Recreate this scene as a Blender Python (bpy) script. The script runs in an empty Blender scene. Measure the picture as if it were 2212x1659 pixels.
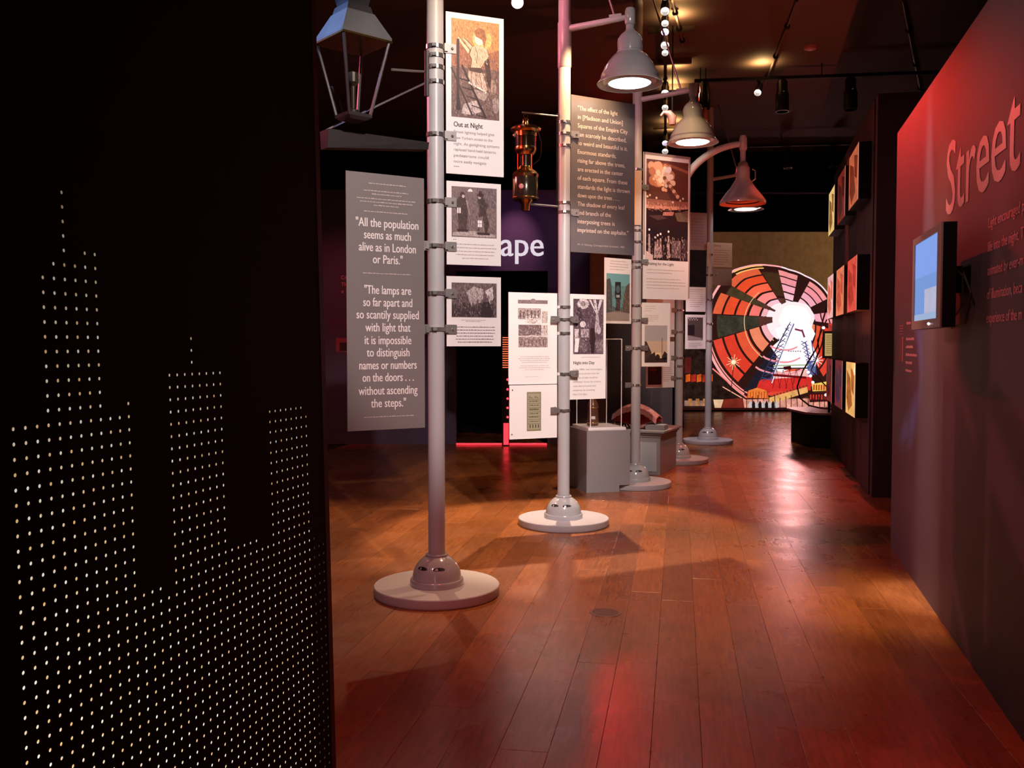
import bpy, bmesh, math, random
from mathutils import Vector, Matrix
random.seed(7)
S = bpy.context.scene
COL = S.collection
rad = math.radians
# ---------------------------------------------------------------- camera
H0 = 1.5; PITCH = rad(2.39); F = 2000.0; CX, CY = 1106.0, 829.5
cd = bpy.data.cameras.new('camera'); cam = bpy.data.objects.new('camera', cd); COL.objects.link(cam)
cam.location = (0, 0, H0); cam.rotation_euler = (math.pi/2 - PITCH, 0, 0)
cd.sensor_width = 36; cd.lens = F/2212*36; cd.clip_start = .05; cd.clip_end = 100
S.camera = cam
S.view_settings.view_transform = 'Standard'; S.view_settings.look = 'None'
S.view_settings.gamma = 1; S.view_settings.use_curve_mapping = False
S.view_settings.exposure = 0.0
W = bpy.data.worlds.new('world'); S.world = W; W.use_nodes = True
W.node_tree.nodes['Background'].inputs[0].default_value = (.9, .45, .45, 1)
W.node_tree.nodes['Background'].inputs[1].default_value = .010

def P(px, py, Y):
    """the point seen at a pixel of the photograph, at depth Y"""
    x = (px-CX)/F; v = -(py-CY)/F
    d = Vector((x, math.cos(PITCH)+math.sin(PITCH)*v, -math.sin(PITCH)+math.cos(PITCH)*v))
    return Vector((0, 0, H0)) + d*(Y/d.y)
def G(px, py, z=0.0):
    x = (px-CX)/F; v = -(py-CY)/F
    d = Vector((x, math.cos(PITCH)+math.sin(PITCH)*v, -math.sin(PITCH)+math.cos(PITCH)*v))
    return Vector((0, 0, H0)) + d*((z-H0)/d.z)
def proj(p):
    q = p - Vector((0, 0, H0))
    f = q.y*math.cos(PITCH) - q.z*math.sin(PITCH); u = q.y*math.sin(PITCH)+q.z*math.cos(PITCH)
    return CX+F*q.x/f, CY-F*u/f

# ---------------------------------------------------------------- lights
HC = 5.1
def aim(o, tgt):
    o.rotation_euler = (Vector(tgt)-o.location).to_track_quat('-Z', 'Y').to_euler()
def spot(name, loc, tgt, power, color, size=40, blend=.6, r=.04):
    l = bpy.data.lights.new(name, 'SPOT'); l.energy = power; l.color = color
    l.spot_size = rad(size); l.spot_blend = blend; l.shadow_soft_size = r
    o = bpy.data.objects.new(name, l); COL.objects.link(o); o.location = loc; aim(o, tgt); return o
def area(name, loc, tgt, power, color, sx, sy):
    l = bpy.data.lights.new(name, 'AREA'); l.energy = power; l.color = color; l.shape = 'RECTANGLE'; l.size = sx; l.size_y = sy
    o = bpy.data.objects.new(name, l); COL.objects.link(o); o.location = loc; aim(o, tgt); return o
WARM = (1, .80, .58); AMB = (1, .62, .30); RED = (1, .03, .02); PINK = (1, .30, .36)
LIGHTS = [
 ('spot_front_boards', (.95, 1.6, 4.7), (-.18, 5.6, 2.35), 1050, (1, .84, .80), 34, .5),
 ('spot_quote_board', (-2.0, 1.9, 4.7), (-.72, 5.35, 1.75), 105, (1, .74, .70), 36, .6),
 ('spot_top_print', (.35, 3.7, 4.75), (-.22, 5.6, 3.5), 240, AMB, 24, .9),
 ('spot_second_boards', (1.1, 3.3, 4.8), (.55, 7.8, 1.35), 1100, (1, .80, .74), 26, .5),
 ('spot_second_quote', (.60, 7.42, 4.12), (.58, 7.82, 3.42), 210, (1, .60, .30), 60, 1),
 ('spot_second_fill', (1.6, 3.0, 4.7), (.78, 7.85, 2.95), 520, (1, .62, .56), 14, .7),
 ('spot_third_boards', (2.0, 5.6, 4.9), (1.60, 9.9, 2.1), 760, (1, .76, .66), 22, .6),
 ('spot_third_top', (1.5, 7.9, 4.95), (1.60, 9.95, 3.2), 190, AMB, 26, .8),
 ('spot_fourth_boards', (1.5, 9.7, 4.9), (2.75, 14.0, 1.9), 420, (1, .70, .56), 30, .6),
 ('spot_back_second', (.55, 9.6, 4.6), (.45, 7.45, 0), 1400, (1, .70, .48), 37, .3),
 ('spot_back_third', (1.9, 11.4, 4.9), (1.5, 9.4, 0), 420, (1, .66, .42), 38, .3),
 ('spot_fourth_base', (2.0, 13.2, 4.9), (2.2, 11.6, 0), 260, (1, .70, .5), 34, .5),
 ('spot_floor_left', (-1.7, 9.8, 4.9), (-1.15, 7.0, 0), 800, (1, .60, .34), 44, .9),
 ('spot_floor_middle', (.9, 6.6, 4.9), (.80, 5.6, 0), 620, (1, .58, .30), 42, .9),
 ('spot_wall_graze', (2.22, 5.75, 4.75), (2.47, 5.50, .7), 1100, (.95, .84, .86), 12, .9),
 ('spot_floor_right', (1.9, 5.2, 4.8), (2.22, 5.35, 0), 560, (1, .72, .34), 22, .9),
 ('red_wall_spot', (2.35, 12.5, 4.90), (2.80, 7.0, 2.80), 1150, RED, 22, 1),
 ('title_fill', (.2, 2.4, 4.6), (2.15, 4.3, 2.45), 170, (1, .50, .50), 26, .9),  # added fill to brighten the title lettering
 ('spot_lamp_fill', (.6, 3.0, 4.5), (1.0, 7.6, 3.9), 330, (1, .80, .78), 15, .9),
 ('pink_high_wash', (-.8, 6.2, 4.8), (1.9, 9.8, 3.6), 260, (1, .30, .36), 34, 1),  # added pink light, tints the hanging lamp shades
 ('red_left_near', (-3.0, 6.9, 4.0), (-.45, 5.55, 2.2), 300, (1, .16, .24), 44, .8),
 ('fifth_post_fill', (2.0, 11.5, 4.9), (2.98, 14.1, .7), 650, (1, .76, .82), 30, .8),  # added lilac fill to lift the dark farthest post
 ('red_left_spot', (-3.3, 8.4, 4.4), (.9, 7.9, 2.4), 560, (1, .20, .28), 56, .7),
 ('red_front_wash', (1.0, .6, 4.7), (.5, 3.2, 0), 330, (1, .07, .035), 66, .9),
 ('red_corridor', (3.9, 12.2, 4.9), (2.95, 10.3, 0), 620, (1, .10, .05), 52, .9),
 ('pink_pole_wash', (-1.6, 1.6, 4.4), (-.75, 5.5, .2), 130, (1, .34, .50), 34, .8),
 ('violet_wall_spot', (-.1, 11.6, 4.6), (.10, 14.0, 2.95), 46, (.36, .20, 1), 44, 1),
 ('rose_glow_spot', (.1, 12.9, 4.2), (.05, 14.0, 3.02), 120, (1, .42, .60), 34, 1),
 ('red_wall_left_spot', (-2.2, 11.2, 4.6), (-2.6, 14.0, 1.7), 190, (1, .16, .18), 44, 1),
 ('blue_lantern_fill', (-3.2, 4.3, 4.4), (-.98, 5.0, 3.22), 1300, (.25, .42, 1), 8, .5),  # added blue light, stands in for a screen reflected in the roof
 ('red_lamp_copper', (-1.5, 6.2, 3.4), (.1, 7.6, 2.9), 60, (1, .05, .04), 20, .5),
 ('copper_key', (.4, 5.6, 4.7), (.1, 7.6, 3.0), 60, AMB, 18, .5),
 ('far_ceiling_red', (3.5, 9.5, 1.2), (4.2, 11.0, 5.1), 260, (1, .16, .07), 150, 1),
]
for nm, lo, tg, pw, co, sz, bl in LIGHTS: spot(nm, lo, tg, pw, co, sz, bl)

# ---------------------------------------------------------------- materials
def srgb(c):
    return tuple(((x/255)/12.92 if x/255 <= .04045 else ((x/255+.055)/1.055)**2.4) for x in c)
def mat(name, color, rough=.5, metal=0, spec=.5, noise=0, nscale=8, bump=0, bscale=60, coat=0, emit=None, es=0):
    m = bpy.data.materials.new(name); m.use_nodes = True; nt = m.node_tree; b = nt.nodes['Principled BSDF']
    b.inputs['Base Color'].default_value = (*color, 1); b.inputs['Roughness'].default_value = rough
    b.inputs['Metallic'].default_value = metal; b.inputs['Specular IOR Level'].default_value = spec
    b.inputs['Coat Weight'].default_value = coat; b.inputs['Coat Roughness'].default_value = .08
    tc = nt.nodes.new('ShaderNodeTexCoord')
    if noise:
        n = nt.nodes.new('ShaderNodeTexNoise'); n.inputs['Scale'].default_value = nscale; n.inputs['Detail'].default_value = 5
        nt.links.new(tc.outputs['Object'], n.inputs['Vector'])
        r = nt.nodes.new('ShaderNodeMapRange'); r.inputs[3].default_value = 1-noise; r.inputs[4].default_value = 1+noise
        nt.links.new(n.outputs['Fac'], r.inputs[0])
        mx = nt.nodes.new('ShaderNodeVectorMath'); mx.operation = 'SCALE'; mx.inputs[0].default_value = color
        nt.links.new(r.outputs[0], mx.inputs['Scale']); nt.links.new(mx.outputs[0], b.inputs['Base Color'])
    if bump:
        n2 = nt.nodes.new('ShaderNodeTexNoise'); n2.inputs['Scale'].default_value = bscale
        nt.links.new(tc.outputs['Object'], n2.inputs['Vector'])
        bp = nt.nodes.new('ShaderNodeBump'); bp.inputs['Strength'].default_value = bump; bp.inputs['Distance'].default_value = .002
        nt.links.new(n2.outputs['Fac'], bp.inputs['Height']); nt.links.new(bp.outputs[0], b.inputs['Normal'])
    if emit:
        b.inputs['Emission Color'].default_value = (*emit, 1); b.inputs['Emission Strength'].default_value = es
    return m
def print_mat(name, emit=0, rough=.45, grain=1.0, gscale=120, stretch=(1, 1, 1)):
    """flat print: face colours with ink grain (alpha of the colour says how strong)"""
    m = bpy.data.materials.new(name); m.use_nodes = True; nt = m.node_tree; b = nt.nodes['Principled BSDF']
    a = nt.nodes.new('ShaderNodeVertexColor'); a.layer_name = 'Col'
    tc = nt.nodes.new('ShaderNodeTexCoord'); mp = nt.nodes.new('ShaderNodeMapping'); mp.inputs['Scale'].default_value = stretch
    n = nt.nodes.new('ShaderNodeTexNoise'); n.inputs['Scale'].default_value = gscale; n.inputs['Detail'].default_value = 4; n.inputs['Roughness'].default_value = .7
    nt.links.new(tc.outputs['Object'], mp.inputs[0]); nt.links.new(mp.outputs[0], n.inputs['Vector'])
    r = nt.nodes.new('ShaderNodeMapRange'); r.inputs[1].default_value = .35; r.inputs[2].default_value = .65; r.inputs[3].default_value = .25*grain; r.inputs[4].default_value = 1.9*grain
    nt.links.new(n.outputs['Fac'], r.inputs[0])
    mx = nt.nodes.new('ShaderNodeMix'); mx.data_type = 'FLOAT'; mx.inputs[2].default_value = 1
    nt.links.new(a.outputs['Alpha'], mx.inputs[0]); nt.links.new(r.outputs[0], mx.inputs[3])
    sc = nt.nodes.new('ShaderNodeVectorMath'); sc.operation = 'SCALE'
    nt.links.new(a.outputs['Color'], sc.inputs[0]); nt.links.new(mx.outputs[0], sc.inputs['Scale'])
    b.inputs['Roughness'].default_value = rough
    if emit:
        b.inputs['Base Color'].default_value = (.02, .02, .02, 1); b.inputs['Specular IOR Level'].default_value = .1
        nt.links.new(sc.outputs[0], b.inputs['Emission Color']); b.inputs['Emission Strength'].default_value = emit
    else:
        nt.links.new(sc.outputs[0], b.inputs['Base Color'])
    return m
M = {}
M['pole'] = mat('pole_grey_enamel', (.42, .41, .42), .38, 0, .5, .05, 6)
M['enamel'] = mat('lamp_grey_enamel', (.40, .39, .40), .16, 0, .6, .04, 6, coat=.5)
M['base'] = mat('base_grey_paint', (.42, .40, .43), .5, 0, .4, .06, 9)
M['slot'] = mat('slot_black', (.015, .015, .015), .6)
M['chrome'] = mat('clamp_steel', (.86, .84, .83), .2, .93, .5, .1, 30)
M['zinc'] = mat('bracket_zinc', (.42, .40, .38), .35, .8, .5, .1, 30)
M['white'] = mat('white_board', (.84, .80, .78), .4, 0, .4, .02, 5)
M['grey'] = mat('grey_board', (.19, .165, .16), .38, 0, .4, .03, 5)
M['greyd'] = mat('dark_grey_board', (.15, .13, .135), .26, 0, .5, .03, 5)
M['tan'] = mat('tan_board', (.55, .42, .32), .5, 0, .4, .03, 5)
M['black'] = mat('black_paint', (.008, .008, .008), .6, 0, .15, .1, 10)
M['blackg'] = mat('black_gloss', (.005, .005, .005), .3, 0, .35)
M['panel'] = mat('perforated_black_steel', (.004, .004, .004), .6, 0, .12, .2, 3)
M['wall_r'] = mat('wall_right_paint', (.11, .085, .095), .62, 0, .3, .10, 2.2)
M['wall_d'] = mat('wall_dark_paint', (.055, .045, .05), .65, 0, .3, .15, 2)
M['wall_b'] = mat('wall_back_paint', (.085, .06, .10), .7, 0, .2, .1, 1.5)
M['brown'] = mat('brown_column_paint', (.22, .10, .07), .6, 0, .3, .25, 5)
M['ceil'] = mat('ceiling_paint', (.085, .052, .042), .8, 0, .2, .12, 1.2)
M['void'] = mat('void_black', (.003, .003, .003), .9, 0, .05)
M['ped'] = mat('pedestal_grey_paint', (.27, .25, .26), .5, 0, .4, .04, 5)
M['pedl'] = mat('pedestal_label_paint', (.40, .43, .46), .5, 0, .4, .03, 5)
M['brass'] = mat('lantern_brass', (.80, .48, .16), .22, 1, .5, .15, 14)
M['copper'] = mat('lantern_dark_metal', (.06, .05, .035), .18, .6, .6, .2, 14)
M['iron'] = mat('lantern_iron', (.035, .03, .03), .4, .3, .5, .2, 12)
M['tin'] = mat('lantern_roof_tin', (.17, .17, .165), .32, .5, .5, .2, 10)
M['bezel'] = mat('monitor_bezel', (.30, .25, .23), .42, 0, .4)
M['redglow'] = mat('red_led', (.1, 0, 0), .4, emit=(1, .02, .03), es=7)
M['redrope'] = mat('red_rope_led', (.1, 0, 0), .4, emit=(1, .03, .05), es=2.2)
M['orled'] = mat('orange_led', (.1, .02, 0), .4, emit=(1, .16, .06), es=1.2)
M['lens'] = mat('lamp_lens_lit', (.9, .9, .9), .3, emit=(1, .93, .90), es=7)
M['bulb'] = mat('halogen_lit', (.9, .9, .9), .3, emit=(1, .86, .78), es=8)
M['bulbv'] = mat('halogen_violet_lit', (.9, .9, .9), .3, emit=(.9, .75, 1), es=14)
M['bulbr'] = mat('red_gel_lit', (.9, .1, .1), .3, emit=(1, .008, .008), es=260)
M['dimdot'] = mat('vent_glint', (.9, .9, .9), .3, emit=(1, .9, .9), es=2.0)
M['orin'] = mat('cone_inside_glow', (.75, .22, .10), .45, 0, .4)  # orange glow inside the cone put into its base colour
M['redobj'] = mat('ruby_glass', (.20, .01, .012), .12, 0, .7, coat=.5)
M['candy'] = mat('pink_glazed_trim', (.62, .25, .25), .2, 0, .6, .6, 40, coat=.4)
M['wire'] = mat('dark_cable', (.03, .025, .025), .5)
M['rod'] = mat('stay_rod_steel', (.17, .13, .13), .35, .6)
M['conduit'] = mat('conduit_dull', (.10, .07, .06), .5)
M['screen'] = mat('screen_lit', (.05, .05, .06), .2, emit=(.22, .42, .95), es=.75)
M['print'] = print_mat('poster_ink')
M['engrave'] = print_mat('engraving_ink', gscale=95, stretch=(1, 1, .6))
M['lit_print'] = print_mat('backlit_print', emit=1.0, gscale=6, grain=.8)
M['lit_box'] = print_mat('backlit_picture', emit=.9, gscale=9, grain=.8)

def glass_mat():
    m = bpy.data.materials.new('acrylic'); m.use_nodes = True; nt = m.node_tree; nt.nodes.clear()
    o = nt.nodes.new('ShaderNodeOutputMaterial'); t = nt.nodes.new('ShaderNodeBsdfTransparent'); g = nt.nodes.new('ShaderNodeBsdfGlossy')
    g.inputs['Roughness'].default_value = .03; t.inputs[0].default_value = (.94, .95, .95, 1)
    f = nt.nodes.new('ShaderNodeValue'); f.outputs[0].default_value = .045; mx = nt.nodes.new('ShaderNodeMixShader')
    nt.links.new(f.outputs[0], mx.inputs[0]); nt.links.new(t.outputs[0], mx.inputs[1]); nt.links.new(g.outputs[0], mx.inputs[2]); nt.links.new(mx.outputs[0], o.inputs[0])
    return m
M['glass'] = glass_mat()
M['edge'] = mat('acrylic_edge', (.92, .86, .86), .25, 0, .6)

def floor_mat():
    m = bpy.data.materials.new('floor_oak'); m.use_nodes = True; nt = m.node_tree; b = nt.nodes['Principled BSDF']; L = nt.links.new; N = nt.nodes.new
    oi = N('ShaderNodeObjectInfo'); tc = N('ShaderNodeTexCoord')
    add = N('ShaderNodeVectorMath'); add.operation = 'MULTIPLY_ADD'; add.inputs[1].default_value = (1, 1, 1)
    cmb = N('ShaderNodeCombineXYZ'); mu = N('ShaderNodeMath'); mu.operation = 'MULTIPLY'; mu.inputs[1].default_value = 37
    L(oi.outputs['Random'], mu.inputs[0]); L(mu.outputs[0], cmb.inputs[0]); L(mu.outputs[0], cmb.inputs[1])
    L(tc.outputs['Object'], add.inputs[0]); L(cmb.outputs[0], add.inputs[2])
    mp = N('ShaderNodeMapping'); mp.inputs['Scale'].default_value = (26, 2.2, 1); L(add.outputs[0], mp.inputs[0])
    n = N('ShaderNodeTexNoise'); n.inputs['Scale'].default_value = 2.2; n.inputs['Detail'].default_value = 3; n.inputs['Roughness'].default_value = .6; L(mp.outputs[0], n.inputs['Vector'])
    cr = N('ShaderNodeValToRGB'); e = cr.color_ramp.elements
    e[0].position = .12; e[0].color = (.135, .038, .010, 1); e[1].position = .9; e[1].color = (.40, .135, .034, 1)
    L(n.outputs['Fac'], cr.inputs[0])
    hv = N('ShaderNodeHueSaturation'); mr = N('ShaderNodeMapRange'); mr.inputs[3].default_value = .80; mr.inputs[4].default_value = 1.2
    L(oi.outputs['Random'], mr.inputs[0]); L(mr.outputs[0], hv.inputs['Value']); L(cr.outputs[0], hv.inputs['Color']); L(hv.outputs[0], b.inputs['Base Color'])
    geo = N('ShaderNodeNewGeometry')
    n2 = N('ShaderNodeTexNoise'); n2.inputs['Scale'].default_value = 2.5; n2.inputs['Detail'].default_value = 3; L(geo.outputs['Position'], n2.inputs['Vector'])
    mr2 = N('ShaderNodeMapRange'); mr2.inputs[1].default_value = .3; mr2.inputs[2].default_value = .7; mr2.inputs[3].default_value = .24; mr2.inputs[4].default_value = .33
    L(n2.outputs['Fac'], mr2.inputs[0]); L(mr2.outputs[0], b.inputs['Roughness'])
    b.inputs['Specular IOR Level'].default_value = .7
    mp3 = N('ShaderNodeMapping'); mp3.inputs['Scale'].default_value = (10, 55, 1); L(geo.outputs['Position'], mp3.inputs[0])
    n3 = N('ShaderNodeTexNoise'); n3.inputs['Scale'].default_value = 1; n3.inputs['Detail'].default_value = 3; L(mp3.outputs[0], n3.inputs['Vector'])
    bp = N('ShaderNodeBump'); bp.inputs['Strength'].default_value = .03; bp.inputs['Distance'].default_value = .0016
    L(n3.outputs['Fac'], bp.inputs['Height']); L(bp.outputs[0], b.inputs['Normal'])
    return m
M['floor'] = floor_mat()
M['joint'] = mat('floor_joint_dark', (.02, .008, .004), .8)

# ---------------------------------------------------------------- mesh helpers
def link(name, bm, m, parent=None, smooth=False, mats=None):
    me = bpy.data.meshes.new(name); bmesh.ops.recalc_face_normals(bm, faces=bm.faces); bm.to_mesh(me); bm.free()
    for x in (mats or [m]): me.materials.append(x)
    if smooth:
        for p in me.polygons: p.use_smooth = True
        me.set_sharp_from_angle(angle=rad(38))
    o = bpy.data.objects.new(name, me); COL.objects.link(o)
    if parent: o.parent = parent
    return o
def tag(o, label=None, cat=None, group=None, kind=None):
    if label: o['label'] = label
    if cat: o['category'] = cat
    if group: o['group'] = group
    if kind: o['kind'] = kind
    return o
def empty(name, loc, rz=0, label=None, cat=None, group=None):
    o = bpy.data.objects.new(name, None); COL.objects.link(o); o.location = loc; o.rotation_euler = (0, 0, rz); o.empty_display_size = .1
    return tag(o, label, cat, group)
def box(bm, x0, x1, y0, y1, z0, z1, mi=0, bev=0):
    vs = [bm.verts.new(p) for p in ((x0,y0,z0),(x1,y0,z0),(x1,y1,z0),(x0,y1,z0),(x0,y0,z1),(x1,y0,z1),(x1,y1,z1),(x0,y1,z1))]
    fs = [bm.faces.new([vs[i] for i in f]) for f in ((0,3,2,1),(4,5,6,7),(0,1,5,4),(1,2,6,5),(2,3,7,6),(3,0,4,7))]
    for f in fs: f.material_index = mi
    if bev:
        es = list({e for f in fs for e in f.edges}); bmesh.ops.bevel(bm, geom=es, offset=bev, segments=2, affect='EDGES', profile=.5)
def prism(bm, pts, z0, z1):
    a = [bm.verts.new((p[0], p[1], z0)) for p in pts]; b = [bm.verts.new((p[0], p[1], z1)) for p in pts]; n = len(pts)
    bm.faces.new(a[::-1]); bm.faces.new(b)
    for i in range(n): bm.faces.new((a[i], a[(i+1)%n], b[(i+1)%n], b[i]))
def lathe(bm, prof, seg=48, c=(0,0,0), cap0=True, cap1=True, mi=0):
    rings = []
    for r, z in prof:
        rings.append([bm.verts.new((c[0]+r*math.cos(2*math.pi*i/seg), c[1]+r*math.sin(2*math.pi*i/seg), c[2]+z)) for i in range(seg)])
    for a, b in zip(rings, rings[1:]):
        for i in range(seg):
            f = bm.faces.new((a[i], a[(i+1)%seg], b[(i+1)%seg], b[i])); f.material_index = mi
    if cap0: bm.faces.new(rings[0][::-1]).material_index = mi
    if cap1: bm.faces.new(rings[-1]).material_index = mi
def tube(bm, pts, r, seg=10, closed=False):
    pts = [Vector(p) for p in pts]; n = len(pts); rings = []; up = None
    for i, p in enumerate(pts):
        if closed: t = pts[(i+1)%n]-pts[i-1]
        else: t = pts[min(i+1, n-1)]-pts[max(i-1, 0)]
        t.normalize()
        if up is None: up = Vector((0, 0, 1)) if abs(t.z) < .9 else Vector((1, 0, 0))
        a = t.cross(up).normalized(); b = a.cross(t).normalized(); up = b
        rr = r[i] if isinstance(r, (list, tuple)) else r
        rings.append([bm.verts.new(p+a*rr*math.cos(2*math.pi*k/seg)+b*rr*math.sin(2*math.pi*k/seg)) for k in range(seg)])
    prs = list(zip(rings, rings[1:])) + ([(rings[-1], rings[0])] if closed else [])
    for x, y in prs:
        for k in range(seg): bm.faces.new((x[k], x[(k+1)%seg], y[(k+1)%seg], y[k]))
    if not closed: bm.faces.new(rings[0][::-1]); bm.faces.new(rings[-1])
def torus(bm, R, r, c=(0,0,0), seg=40, s2=8):
    tube(bm, [(c[0]+R*math.cos(2*math.pi*i/seg), c[1]+R*math.sin(2*math.pi*i/seg), c[2]) for i in range(seg)], r, s2, True)
def ball(bm, c, r, u=12, v=8):
    bmesh.ops.create_uvsphere(bm, u_segments=u, v_segments=v, radius=r, matrix=Matrix.Translation(c))
def copy_tree(o, parent=None):
    c = o.copy(); COL.objects.link(c)
    if parent: c.parent = parent
    for ch in list(o.children): copy_tree(ch, c)
    return c

# text outlines
_tc = {}
def text_geo(s):
    if s not in _tc:
        cu = bpy.data.curves.new('t', 'FONT'); cu.body = s; cu.size = 1; cu.resolution_u = 3
        o = bpy.data.objects.new('t', cu); COL.objects.link(o)
        dg = bpy.context.evaluated_depsgraph_get(); me = o.evaluated_get(dg).to_mesh()
        vs = [(v.co.x, v.co.y) for v in me.vertices]; fs = [tuple(p.vertices) for p in me.polygons]
        o.evaluated_get(dg).to_mesh_clear(); bpy.data.objects.remove(o); bpy.data.curves.remove(cu)
        _tc[s] = (vs, fs)
    return _tc[s]

class Canvas:
    """flat artwork on the front (-y) side of a board W x H; u,v run 0..1 from its top left corner"""
    def __init__(s, W, H, step=.0003, y=0.0): s.W, s.H, s.st, s.y = W, H, step, y; s.v = []; s.f = []; s.c = []
    def pt(s, u, v, l): return (u*s.W, s.y-s.st*(l+1), (1-v)*s.H)
    def poly(s, pts, col, l=1, g=0):
        n = len(s.v); s.v += [s.pt(u, v, l) for u, v in pts]; s.f.append(tuple(range(n, n+len(pts)))); s.c.append((*srgb(col), g))
    def rect(s, u0, v0, u1, v1, col, l=0, g=0): s.poly([(u0, v0), (u0, v1), (u1, v1), (u1, v0)], col, l, g)
    def ell(s, u, v, ru, rv, col, l=1, g=0, n=20, a0=0, a1=360):
        s.poly([(u+ru*math.cos(rad(a0+(a1-a0)*i/n)), v+rv*math.sin(rad(a0+(a1-a0)*i/n))) for i in range(n if a1-a0 == 360 else n+1)], col, l, g)
    def line(s, pts, w, col, l=2, g=0):
        A = s.W/s.H
        for (a, b), (c, d) in zip(pts, pts[1:]):
            dx, dy = (c-a)*A, d-b; L = math.hypot(dx, dy) or 1; nx, ny = -dy/L*w/2/A*1, dx/L*w/2
            s.poly([(a+nx, b+ny), (a-nx, b-ny), (c-nx, d-ny), (c+nx, d+ny)], col, l, g)
    def text(s, t, u, v, size, col, w=None, align='l', l=2, bold=0):
        """u,v: start of the baseline, size: height of letters in metres, w: width in u"""
        vs, fs = text_geo(t); x1 = max(p[0] for p in vs); x0 = min(p[0] for p in vs)
        k = size/.7; kx = k if w is None else w*s.W/(x1-x0)
        X = u*s.W - (kx*x0 if align == 'l' else (kx*(x0+x1)/2 if align == 'c' else kx*x1)); Z = (1-v)*s.H
        for dx in ([0] if not bold else [-bold, bold]):
            n = len(s.v); s.v += [(X+dx+kx*a, s.y-s.st*(l+1)-(.00008 if dx > 0 else 0), Z+k*b) for a, b in vs]
            for f in fs: s.f.append(tuple(n+i for i in f)); s.c.append((*srgb(col), 0))
    def greek(s, u0, u1, v, h, col, align='l', l=2, rnd=None):
        R = rnd or random; x = u0
        while x < u1-.008:
            w = min(R.uniform(.02, .06), u1-x); s.rect(x, v-h*R.uniform(.75, 1.1), x+w, v, col, l); x += w+.008
    def para(s, u0, u1, v0, n, dv, h, col, align='l', short=.6):
        for i in range(n):
            k = short if i == n-1 else random.uniform(.86, 1); w = (u1-u0)*k
            a = u0 if align == 'l' else (u0+u1-w)/2
            s.greek(a, a+w, v0+i*dv, h, col)
    def hatch(s, u0, v0, u1, v1, n, cols, ln=.04, w=.004, ang=60, l=7, jit=25):
        R_ = random.Random(n+int(u0*97)); A = s.W/s.H
        for _ in range(n):
            u, v = R_.uniform(u0, u1), R_.uniform(v0, v1); a = rad(ang+R_.uniform(-jit, jit)); q = ln*R_.uniform(.4, 1.2)
            du, dv = q*math.cos(a)/2, q*math.sin(a)*A/2
            if u0 < u-abs(du) and u+abs(du) < u1 and v0 < v-abs(dv) and v+abs(dv) < v1: s.line([(u-du, v-dv), (u+du, v+dv)], w*R_.uniform(.6, 1.4), R_.choice(cols), l)
    def bokeh(s, u, v, su, sv, n, cols, r0, r1, l=5, seed=1):
        R_ = random.Random(seed); A = s.W/s.H
        for _ in range(n):
            r = R_.uniform(r0, r1); x, y = R_.gauss(u, su), R_.gauss(v, sv)
            if .08 < x-r and x+r < .93: s.ell(x, y, r, r*A, R_.choice(cols), l+R_.random()*.9, .15, 12)
    def build(s, name, parent, m):
        me = bpy.data.meshes.new(name); me.from_pydata(s.v, [], s.f); me.materials.append(m)
        ca = me.color_attributes.new('Col', 'FLOAT_COLOR', 'CORNER'); i = 0
        for p, c in zip(me.polygons, s.c):
            for k in range(p.loop_total): ca.data[p.loop_start+k].color = c
        o = bpy.data.objects.new(name, me); COL.objects.link(o); o.parent = parent; return o

# ---------------------------------------------------------------- the setting
def slab(name, pts, z0, z1, m, kind='structure', parent=None):
    bm = bmesh.new(); prism(bm, pts, z0, z1); o = link(name, bm, m, parent)
    if kind: o['kind'] = kind
    return o
floor = slab('floor', [(-7, -2.5), (9, -2.5), (9, 23), (-7, 23)], -.12, -.014, M['joint'])
ceiling = slab('ceiling', [(-7, -2.5), (9, -2.5), (9, 23), (-7, 23)], HC, HC+.1, M['ceil'])
# floor boards run down the hall, turned a little to the right of the view
PA = math.atan((1467-1106)/2000.0)
pd = Vector((math.sin(PA), math.cos(PA))); pn = Vector((math.cos(PA), -math.sin(PA)))
PW = .186
def in_room(x, y):
    if y < 1.2 or y > 21.3: return False
    r = max(x/y if y else 0, -9)
    if x > 1.04+.26*y+.25 and y < 7.1: return False
    if x > 1.28+.25*y+.2 and y >= 7.1: return False
    if y > 14.3 and x < 2.6+(y-14)*.19: return False
    if y <= 14.3 and x < -.45*y-1.2: return False
    if y < 2.7 and x < -.6: return False
    return True
planks = []
for i in range(-26, 40):
    t = 1.0 + random.uniform(-2.5, 0)
    while t < 24:
        ln = random.uniform(2.2, 3.6); c = pn*(i*PW) + pd*(t+ln/2)
        ok = any(in_room(*(pn*(i*PW)+pd*(t+ln*k))) for k in (0, .25, .5, .75, 1))
        if ok: planks.append((c.length, i, t, ln, c))
        t += ln
planks.sort(key=lambda a: a[0])
pm = {}
def plank_bm(bm, ln, off=(0, 0)):
    w = PW/2-.0005; l = ln/2-.0006; b = .0011
    lo = [(-w, -l), (w, -l), (w, l), (-w, l)]; hi = [(-w+b, -l+b), (w-b, -l+b), (w-b, l-b), (-w+b, l-b)]
    a = [bm.verts.new((x, y, -.014)) for x, y in lo]; m_ = [bm.verts.new((x, y, -b*.7)) for x, y in lo]; h = [bm.verts.new((x, y, 0)) for x, y in hi]
    bm.faces.new(h)
    for r1, r2 in ((a, m_), (m_, h)):
        for k in range(4): bm.faces.new((r1[k], r1[(k+1)%4], r2[(k+1)%4], r2[k]))
    return a+m_+h
for k, (d, i, t, ln, c) in enumerate(planks):
    if k < 298:
        q = round(ln*5)/5
        bm = bmesh.new(); plank_bm(bm, ln); o = link('floor_plank', bm, M['floor'], floor)
        o.location = (c.x, c.y, random.uniform(-.0004, .0004)); o.rotation_euler = (0, 0, -PA)
rest = bmesh.new()
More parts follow.
